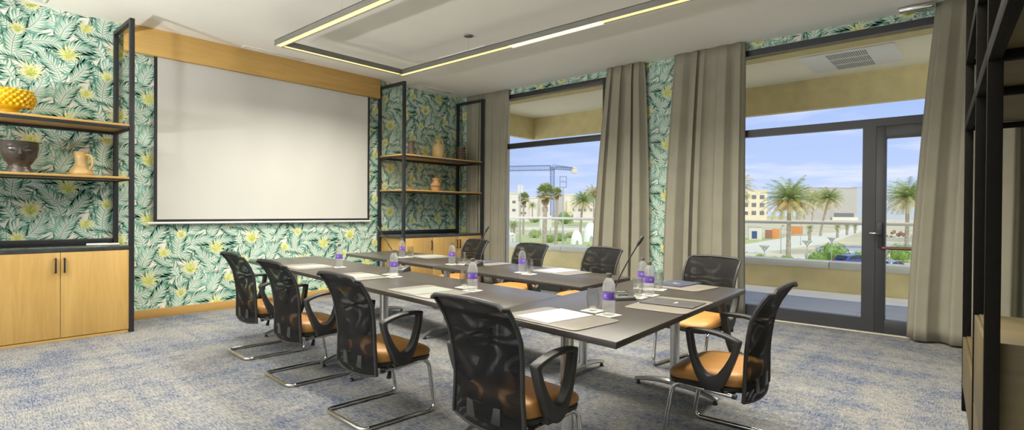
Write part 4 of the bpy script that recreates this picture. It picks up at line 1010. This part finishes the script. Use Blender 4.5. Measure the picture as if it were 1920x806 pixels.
m = MB(); m.box((-5*k, -3*k, zt-3*k), (5*k, 3*k, zt+4*k), 'cranem'); m.tube([(0, 0, zt+4*k), (2*k, 0, zt+8*k), (9*k, 0, zt+6*k), (36*k, 0, zt+2.5*k)], .7*k, 'cranem', 5); obj('slewing_head', m, t)

# palms
def frond3(mb, base, az, el, L, droop, n, ll, mt, rnd, wd=.05):
    P_ = [Vector(base)]; e_ = el; st_ = L/n; az_ = az
    for i in range(n):
        P_.append(P_[-1]+Vector((cos(az_)*cos(e_), sin(az_)*cos(e_), sin(e_)))*st_); e_ -= droop/n*(.6+.8*i/n)
    mb.tube(P_, [.045*(1-.8*i/n) for i in range(n+1)], mt, 4)
    side = Vector((-sin(az_), cos(az_), 0))
    for i in range(2, n+1):
        for q in range(2):
            p = P_[i-1].lerp(P_[i], q/2); d = (P_[i]-P_[i-1]).normalized(); up = side.cross(d)
            f_ = .45+.75*sin(pi*min(1, .1+.82*i/n))
            for s_ in (-1, 1):
                l_ = ll*f_*rnd.uniform(.85, 1.15)
                v = (side*s_*.82+d*.55+up*rnd.uniform(.05, .38)-Vector((0, 0, .18))).normalized()*l_
                mb.add([p-d*wd, p+d*wd, p+v], [(0, 1, 2)], mt)
def trunk(mb, h, r0, r1, lean=(0, 0), n=14, mt='trunk'):
    P_ = [(lean[0]*(i/n)**1.3, lean[1]*(i/n)**1.3, h*i/n) for i in range(n+1)]
    mb.tube(P_, [(r0*(1-i/n)+r1*i/n)*(1+.10*(i % 2)) for i in range(n+1)], mt, 10)
def date_palm(h, R, label, nf=64, dates=True, seed=1, mts=('frond0', 'frond1'), lean=(0, 0)):
    rnd = random.Random(seed); t = thing('date_palm', label, 'palm')
    m = MB(); trunk(m, h, .34, .26, lean); tr_ = obj('trunk', m, t)
    m = MB()
    for k in range(14):
        a_ = rnd.uniform(0, 2*pi); z = h-rnd.uniform(.2, 1.6); r_ = .3
        m.tube([(lean[0]+cos(a_)*r_*.7, lean[1]+sin(a_)*r_*.7, z), (lean[0]+cos(a_)*(r_+.28), lean[1]+sin(a_)*(r_+.28), z+.35)], [.07, .03], 'deadfrond', 4)
    obj('stubs', m, tr_)
    m = MB()
    for k in range(nf):
        el = radians(82-112*(k/nf)**.85); az = k*2.39996+rnd.uniform(-.2, .2)
        frond3(m, (lean[0], lean[1], h+.1), az, el, R*rnd.uniform(.85, 1.12), radians(62), 9, R*.20, mts[0] if k < nf*.62 else mts[1], rnd, R*.018)
    obj('crown', m, t, smooth=False, fix=False)
    if dates:
        m = MB()
        for k in range(9):
            a_ = 2*pi*k/9+.3; m.ell((lean[0]+cos(a_)*R*.30, lean[1]+sin(a_)*R*.30, h-R*.16+rnd.uniform(-.1, .25)), (R*.11, R*.11, R*.19), 'dates', 8, 6)
        obj('date_cluster', m, t)
    return t
def fan_palm(h, R, label, nf=46, seed=1, skirt=True):
    rnd = random.Random(seed); t = thing('fan_palm', label, 'palm')
    m = MB(); trunk(m, h, .30, .22, (.15, 0), 22); obj('trunk', m, t)
    m = MB()
    def fan(p, d, up, r_, mt):
        d.normalize(); s_ = d.cross(up).normalized(); nb = 11
        for q in range(nb):
            a_ = radians(-95+190*q/(nb-1)); v = (d*cos(a_)+s_*sin(a_)).normalized()*r_*rnd.uniform(.85, 1.1)+Vector((0, 0, -.10*r_))
            w_ = d.cross(v).normalized() if False else (s_*cos(a_)-d*sin(a_))*r_*.10
            m.add([p, p+v*.55-w_, p+v, p+v*.55+w_], [(0, 1, 2, 3)], mt)
    for k in range(nf):
        el = radians(80-115*(k/nf)); az = k*2.39996
        d = Vector((cos(az)*cos(el), sin(az)*cos(el), sin(el))); b_ = Vector((.15, 0, h)); p = b_+d*R*.55
        m.tube([b_, p], .025, 'frond0', 4); fan(p, d.copy(), Vector((0, 0, 1)) if abs(d.z) < .95 else Vector((1, 0, 0)), R*.52, 'frond0' if k < nf*.7 else 'frond1')
    obj('crown', m, t, smooth=False, fix=False)
    if skirt:
        m = MB()
        for k in range(26):
            az = k*2.39996; b_ = Vector((.15, 0, h-.1-R*.02*k)); d = Vector((cos(az)*.55, sin(az)*.55, -1)).normalized()
            fan(b_+d*R*.12, d, Vector((cos(az), sin(az), 0)), R*.42, 'deadfrond')
        obj('dry_skirt', m, t, smooth=False, fix=False)
    return t
def plant_palm(kind, cx_, cyy, base, rpx, label, **kw):
    """crown centre (cx_, cyy), base (x, y), crown radius in pixels of the photograph"""
    g_ = gnd(*base); h = size(g_, base[1]-cyy); R = size(g_, rpx); off = size(g_, cx_-base[0])
    if kind == 'date': t = date_palm(h, R*.98, label, lean=(off*rt.x, off*rt.y), **kw)
    else: t = fan_palm(h, R*.95, label, **kw)
    t.location = g_; return t
plant_palm('date', 1479, 377, (1478, 481), 54, 'big date palm with orange fruit behind the balcony railing', seed=3, nf=74)
plant_palm('date', 1527, 376, (1522, 419), 27, 'olive date palm half hidden behind the big date palm', seed=4, dates=False, mts=('frond1', 'frond1'))
plant_palm('date', 1553, 374, (1538, 443), 31, 'leaning date palm in front of the gray hall', seed=5, dates=False)
plant_palm('date', 1376, 352, (1383, 470), 42, 'date palm whose dry fronds reach in from behind the wide curtain', seed=6, dates=False, mts=('frond1', 'frond1'))
plant_palm('date', 1701, 372, (1700, 468), 50, 'broad date palm seen through the glazed door', seed=7, dates=False)
plant_palm('date', 1428, 391, (1428, 411), 14, 'pale bushy palm in front of the cream apartment block', seed=8, dates=False, nf=40)
for i, (x, y, by, r_) in enumerate(((1518, 428, 454, 9), (1570, 426, 446, 8), (1588, 424, 441, 7), (1603, 424, 438, 7))):
    plant_palm('date', x, y, (x, by), r_, ['small young palm closest to the round bushes', 'small young palm on the sandy bank, leftmost of the row', 'small young palm on the sandy bank, middle of the row', 'small young palm on the sandy bank, beside the window mullion'][i], seed=9+i, dates=False, nf=30)
plant_palm('fan', 1027, 363, (1020, 496), 23, 'tall fan palm in front of the crane mast', seed=2)
plant_palm('fan', 1046, 362, (1042, 470), 13, 'slender brown-skirted fan palm just behind the tall fan palm', seed=12)
plant_palm('fan', 985, 372, (981, 440), 14, 'fan palm beside the left board pole', seed=13)
plant_palm('date', 998, 386, (998, 418), 12, 'small date palm right of the left board pole', seed=14, dates=False, nf=36)
plant_palm('date', 1092, 378, (1088, 440), 27, 'date palm with dense crown near the right side of the crane view', seed=15, mts=('frond0', 'frond1'), dates=False)
plant_palm('date', 1113, 366, (1113, 424), 25, 'pale date palm at the right side of the crane view, behind the dense one', seed=16, dates=False, mts=('frond1', 'frond0'))
plant_palm('date', 962, 424, (963, 458), 16, 'young arching palm near the white kiosk', seed=17, dates=False, nf=34)
plant_palm('date', 944, 372, (944, 425), 12, 'palm peeking out from behind the corner curtain', seed=18, dates=False, nf=40)

# bushes: one proto, turned and scaled copies
def make_bush(label, mt, seed):
    rnd = random.Random(seed); t = thing('bush', label, 'bush'); m = MB()
    m.ell((0, 0, .48), (.62, .62, .46), mt, 14, 9)
    for k in range(1900):
        a_ = rnd.uniform(0, 2*pi); z = rnd.uniform(-.55, 1); r_ = sqrt(max(0, 1-z*z)); lump = 1+.16*sin(3*a_+2*z)+.13*sin(5*a_-4*z)+.07*sin(9*a_+7*z)+rnd.uniform(-.07, .07)
        p = Vector((r_*cos(a_)*.78*lump, r_*sin(a_)*.78*lump, .46+z*.56*lump)); n_ = Vector((r_*cos(a_), r_*sin(a_), z+.3)).normalized()
        u_ = n_.orthogonal().normalized(); u_ = Matrix.Rotation(rnd.uniform(0, 6.28), 3, n_) @ u_; w_ = n_.cross(u_); s_ = rnd.uniform(.03, .065)
        m.add([p-u_*s_, p+w_*s_*.5+n_*.03, p+u_*s_, p-w_*s_*.5+n_*.03], [(0, 1, 2, 3)], mt)
    obj('foliage', m, t, smooth=False, fix=False)
    m = MB(); m.tube([(0, 0, 0), (.02, 0, .35)], .05, 'trunk', 6); obj('stem', m, t)
    return t
BU = [(1500, 497, 13, 0, 'round green bush right of the big date palm trunk, leftmost of three'), (1530, 494, 17, 0, 'round green bush between two street lamps'), (1562, 493, 23, 0, 'large round green bush left of the blue car'),
      (1590, 487, 13, 1, 'dark bush just above the blue car roof'), (1612, 489, 14, 0, 'green bush touching the window mullion, right of the blue car'), (1688, 491, 20, 0, 'green bush seen through the glazed door'),
      (1450, 492, 12, 0, 'low hedge bush left of the big date palm trunk'), (1475, 494, 12, 0, 'low hedge bush at the foot of the big date palm'), (1426, 492, 10, 0, 'low hedge bush beside the leftmost street lamp'),
      (990, 470, 9, 1, 'bush left of the tall fan palm, near the white kiosk'), (1008, 474, 10, 1, 'bush directly left of the tall fan palm trunk'), (1046, 488, 17, 1, 'wide yellow-green bush right of the tall fan palm trunk'),
      (1066, 490, 14, 1, 'yellow-green bush under the right board pole'), (1086, 486, 13, 1, 'bush in front of the white canvas domes'), (1108, 482, 14, 1, 'bush right of the white canvas domes'), (1128, 482, 13, 1, 'bush at the curtain edge of the crane view'),
      (1048, 452, 12, 0, 'dark green bush behind the right board pole'), (1030, 455, 9, 0, 'dark green bush behind the tall fan palm trunk'), (1072, 446, 11, 1, 'bush left of the domes, on the far bank'), (948, 470, 12, 1, 'bush left of the white kiosk'),
      (1003, 446, 10, 1, 'round bush on the far bank below the narrow white block'), (962, 488, 16, 1, 'bush in front of the white kiosk'), (985, 494, 14, 1, 'low bush between the kiosk and the tall fan palm'),
      (1060, 420, 14, 0, 'green shrub before the cream and white block'), (1003, 417, 10, 0, 'green shrub before the low white block'), (1134, 430, 9, 1, 'shrub under the pale date palm')]
bp_ = [None, None]
for i, (x, y, r_, k, lb) in enumerate(BU):
    t = make_bush(lb, 'fol%d' % k, 50+k) if bp_[k] is None else copy_tree(bp_[k])
    if bp_[k] is None: bp_[k] = t
    g_ = gnd(x, y); s_ = size(g_, r_)/.8; t.location = g_; t.rotation_euler = (0, 0, i*1.3); t.scale = (s_, s_, s_*(.95+.25*((i*7) % 3-1))); t['label'] = lb

# boards on tall poles
for x, yt, yb, by, wpx, lb in ((975, 347, 361, 457, 9, 'white square board on a tall pole, left part of the crane view'), (1055, 331, 351, 462, 12, 'gray open-framed board on a tall pole, right of the tall fan palm')):
    a = gnd(x, by); k = dist(a)/F
    t = thing('pole_sign', lb, 'sign', a, atan2(rt.y, rt.x)); h0, h1, w2 = (by-yb)*k, (by-yt)*k, wpx*k/2; mt_ = 'bwhite' if x < 1000 else 'cranem'
    m = MB(); m.tube([(0, 0, 0), (0, 0, h0)], [.16, .11], 'lampgray', 8); obj('pole', m, t)
    m = MB(); e_ = .12
    for z in (h0, (h0+h1)/2, h1): m.box((-w2-e_/2, -e_/2, z-e_/2), (w2+e_/2, e_/2, z+e_/2), mt_)
    for u_ in (-w2, w2): m.box((u_-e_/2, -e_/2, h0), (u_+e_/2, e_/2, h1), mt_)
    obj('board_frame', m, t, smooth=False)
    m = MB()
    if x < 1000:
        for s_ in (-1, 1):
            for z in (.28, .72): m.box((s_*w2*.5-w2*.28, -.05, h0+(h1-h0)*z-.25), (s_*w2*.5+w2*.28, .05, h0+(h1-h0)*z+.25), 'bwhite')
    else: m.box((-w2*.3, -.05, h0+(h1-h0)*.5), (w2*.3, .05, h0+(h1-h0)*.66), 'lampgray')
    obj('board_plate', m, t, smooth=False)
# white screens, domes, kiosk
a = gnd(1022, 439); k = dist(a)/F
t = thing('billboard', 'blank white hoarding board behind the tall fan palm trunk', 'sign', a, atan2(rt.y, rt.x))
m = MB(); m.box((-10.5*k, -.1, 12*k), (12*k, .1, 35*k), 'bwhite'); obj('panel', m, t, smooth=False)
for u_ in (-9*k, 10*k):
    m = MB(); m.tube([(u_, .2, 0), (u_, .2, 33*k)], .12, 'lampgray', 6); obj('post', m, t)
for x, y, r_, hh, lb in ((1081, 458, 11, 26, 'white canvas dome, smaller one beside the date palm trunk'), (1107, 453, 13, 36, 'white canvas dome, taller one at the right of the crane view'), (946, 452, 12, 34, 'white canvas dome behind the corner curtain edge')):
    a = gnd(x, y); k = dist(a)/F; t = thing('canvas_dome', lb, 'tent', a, atan2(rt.y, rt.x))
    m = MB(); m.lathe([(r_*k*cos(q*pi/20)**.8 if q < 10 else .01, hh*k*sin(q*pi/20)) for q in range(11)], 'dome', n=18); obj('canopy', m, t, ang=60)
    m = MB(); m.prism([(-r_*k*.28, 0), (r_*k*.28, 0), (r_*k*.2, hh*k*.25), (0, hh*k*.34), (-r_*k*.2, hh*k*.25)], r_*k*.82, r_*k*1.02, 'bgray', Matrix(((1, 0, 0, 0), (0, 0, -1, 0), (0, 1, 0, 0), (0, 0, 0, 1)))); obj('opening', m, t, smooth=False)
a = gnd(960, 460); k = dist(a)/F; t = thing('kiosk', 'small white kiosk with a pointed roof near the young arching palm', 'kiosk', a, atan2(rt.y, rt.x)+.3)
m = MB(); m.box((-5*k, -5*k, 0), (5*k, 5*k, 20*k), 'bwhite'); obj('walls', m, t, smooth=False)
m = MB(); m.lathe([(8*k, 20*k), (.05, 25*k)], 'bwhite', n=4); obj('roof', m, t, smooth=False)
m = MB(); m.box((-2*k, -5.2*k, 0), (2*k, -4.9*k, 14*k), 'bblue'); obj('door', m, t, smooth=False)
# hut and panels on the right
a = gnd(1404, 449); k = dist(a)/F; t = thing('hut', 'small white flat-roofed hut with a blue door behind the railing', 'hut', a, atan2(rt.y, rt.x)-.35)
m = MB(); m.box((0, 0, 0), (22*k, 22*k, 23*k), 'bwhite'); obj('walls', m, t, smooth=False)
m = MB(); m.box((-.6*k, -.6*k, 23*k), (22.6*k, 22.6*k, 24.5*k), 'bgray'); obj('roof', m, t, smooth=False)
m = MB(); m.box((5*k, -.2*k, 2*k), (14*k, .1*k, 16*k), 'carblue'); obj('door', m, t, smooth=False)
for p0, p1, by, hh, mt_, lb in ((1435, 1448, 448, 17, 'brick', 'reddish site panel beside the white hut'), (1448, 1462, 448, 19, 'orange', 'orange site panel left of the big date palm trunk'), (1484, 1505, 440, 16, 'orange', 'orange site panel right of the big date palm trunk')):
    a = gnd(p0, by); k = dist(a)/F; t = thing('site_panel', lb, 'fence', a, atan2(rt.y, rt.x))
    m = MB(); m.box((0, 0, .2), ((p1-p0)*k, .12, hh*k), mt_); obj('panel', m, t, smooth=False)
    for u_ in (.05, (p1-p0)*k-.2):
        m = MB(); m.box((u_, .12, 0), (u_+.15, .27, hh*k), 'concrete'); obj('post', m, t, smooth=False)
# street lamps with wide V heads
for x, yt, by, wpx, lb in ((1433, 461, 512, 18, 'gray street lamp with wide V-shaped head, leftmost, in front of the bollards'), (1513, 452, 500, 17, 'gray street lamp with V-shaped head among the round bushes'), (1559, 446, 498, 14, 'gray street lamp with V-shaped head in front of the large round bush')):
    a = gnd(x, by); k = dist(a)/F; t = thing('street_lamp', lb, 'lamp', a, atan2(rt.y, rt.x)); h = (by-yt)*k; w2 = wpx*k/2; n_ = w2*1.05
    m = MB(); m.tube([(0, 0, 0), (0, 0, h-n_)], .055, 'lampgray', 8); obj('pole', m, t)
    m = MB()
    for q in range(4): a_ = q*pi/2+.1; m.tube([(0, 0, h-n_), (cos(a_)*w2*.9, sin(a_)*w2*.9, h-.06)], [.05, .03], 'lampgray', 6)
    obj('arm', m, t)
    m = MB(); m.lathe([(.02, -.04), (w2, -.05), (w2*1.03, 0), (w2*.98, .05), (.02, .07)], 'lampgray', (0, 0, h), 18); obj('lamp_head', m, t)
    m = MB(); m.lathe([(.10, -.30), (.13, -.12), (.11, -.05)], 'bwhite', (0, 0, h), 12); obj('lantern', m, t)
for x, by, ht, lb in ((1464, 479, 56, 'thin tall dark lamp post left of the big date palm trunk'), (1501, 460, 44, 'thin leaning post right of the big date palm trunk')):
    a = gnd(x, by); k = dist(a)/F; t = thing('post', lb, 'post', a, 0)
    m = MB(); m.tube([(0, 0, 0), (0, 0, .4), (0, 0, .45), (-.02, 0, ht*k*.9), (.25*rt.x, .25*rt.y, ht*k)], [.14, .12, .06, .05, .04], 'lampgray', 8)
    obj('shaft', m, t); m = MB(); m.ell((.3*rt.x, .3*rt.y, ht*k), (.2, .2, .08), 'lampgray'); obj('lamp_head', m, t)
for i, (x, by) in enumerate(((1400, 477), (1417, 478), (1455, 481))):
    a = gnd(x, by); k = dist(a)/F
    m = MB(); m.lathe([(1.6*k, 0), (1.6*k, 5*k), (1.3*k, 6*k), (.01, 6.2*k)], 'concrete', n=10); o = obj('bollard', m); o.location = a
    tag(o, ['low stone bollard at the edge of the wide curtain', 'low stone bollard left of the leftmost street lamp', 'low stone bollard left of the big date palm'][i], 'bollard', 'stone bollards')
# cars
def car(px, by, length, mt, label, ang, mt2=None):
    a = gnd(px, by); t = thing('parked_car', label, 'car', a, ang)
    L = length; W2 = .9
    pr = [(-L/2, .35), (-L/2+.02, .75), (-L/2+.25, .95), (-L/2+.75, 1.42), (-.2, 1.56), (.7, 1.50), (1.35, 1.02), (L/2-.25, .88), (L/2, .62), (L/2, .32)]
    Mx = Matrix(((1, 0, 0, 0), (0, 0, 1, 0), (0, 1, 0, 0), (0, 0, 0, 1)))
    m = MB(); m.prism(pr, -W2, W2, mt, Mx); obj('body', m, t, bevel=.07, seg=3)
    for y in (-W2-.006, W2+.001):
        m = MB()
        for pl in ([(-L/2+.55, 1.02), (-L/2+.95, 1.36), (-.25, 1.46), (-.25, 1.02)], [(-.15, 1.02), (-.15, 1.46), (.65, 1.41), (1.15, 1.02)]): m.prism(pl, y, y+.006, 'carglass', Mx)
        obj('side_window', m, t, smooth=False)
    m = MB(); m.add([(-L/2+.22, -.72, 1.0), (-L/2+.22, .72, 1.0), (-L/2+.68, .62, 1.42), (-L/2+.68, -.62, 1.42)], [(0, 1, 2, 3)], 'carglass', Matrix.Translation((-.05, 0, .02))); obj('rear_window', m, t, smooth=False, fix=False)
    for x in (-L/2+.85, L/2-.85):
        for y in (-W2-.01, W2-.19):
            m = MB(); Mw = Matrix(((1, 0, 0, x), (0, 0, 1, y), (0, 1, 0, .33), (0, 0, 0, 1)))
            m.lathe([(.20, 0), (.32, .01), (.33, .1), (.32, .19), (.2, .2)], 'tyre', n=18, M=Mw); m.lathe([(.01, -.005), (.19, -.005), (.19, .205), (.01, .205)], 'alu', n=14, M=Mw); obj('wheel', m, t)
    for y in (-.78, .55):
        m = MB(); m.box((-L/2-.03, y, .72), (-L/2+.2, y+.24, .92), 'taillight'); obj('tail_light', m, t, bevel=.02)
    return t
ca = atan2(rt.y, rt.x)
car(1597, 500, 4.5, 'carblue', 'blue car parked behind the parapet, left of the door frame', ca+.35)
car(1606, 520, 4.4, 'carwhite', 'silver car in front of the blue car, only its roof above the parapet', ca+.15)
car(1668, 513, 4.2, 'cargray', 'gray car seen through the glazed door', ca+.5)
# spoil heap beyond the door
a = gnd(1690, 450); k = dist(a)/F; rnd = random.Random(5); m = MB()
for q in range(70): m.ell((rnd.uniform(-34, 36)*k, rnd.uniform(-6, 6), rnd.uniform(0, 1)**2*14*k), tuple(rnd.uniform(1.5, 4.5)*k for _ in range(3)), 'rubble' if rnd.random() < .7 else 'concrete', 7, 5)
o = obj('rubble_heap', m, smooth=False); o.location = a; o.rotation_euler = (0, 0, ca); o['kind'] = 'stuff'; tag(o, 'reddish heap of rubble behind the glazed door', 'rubble')
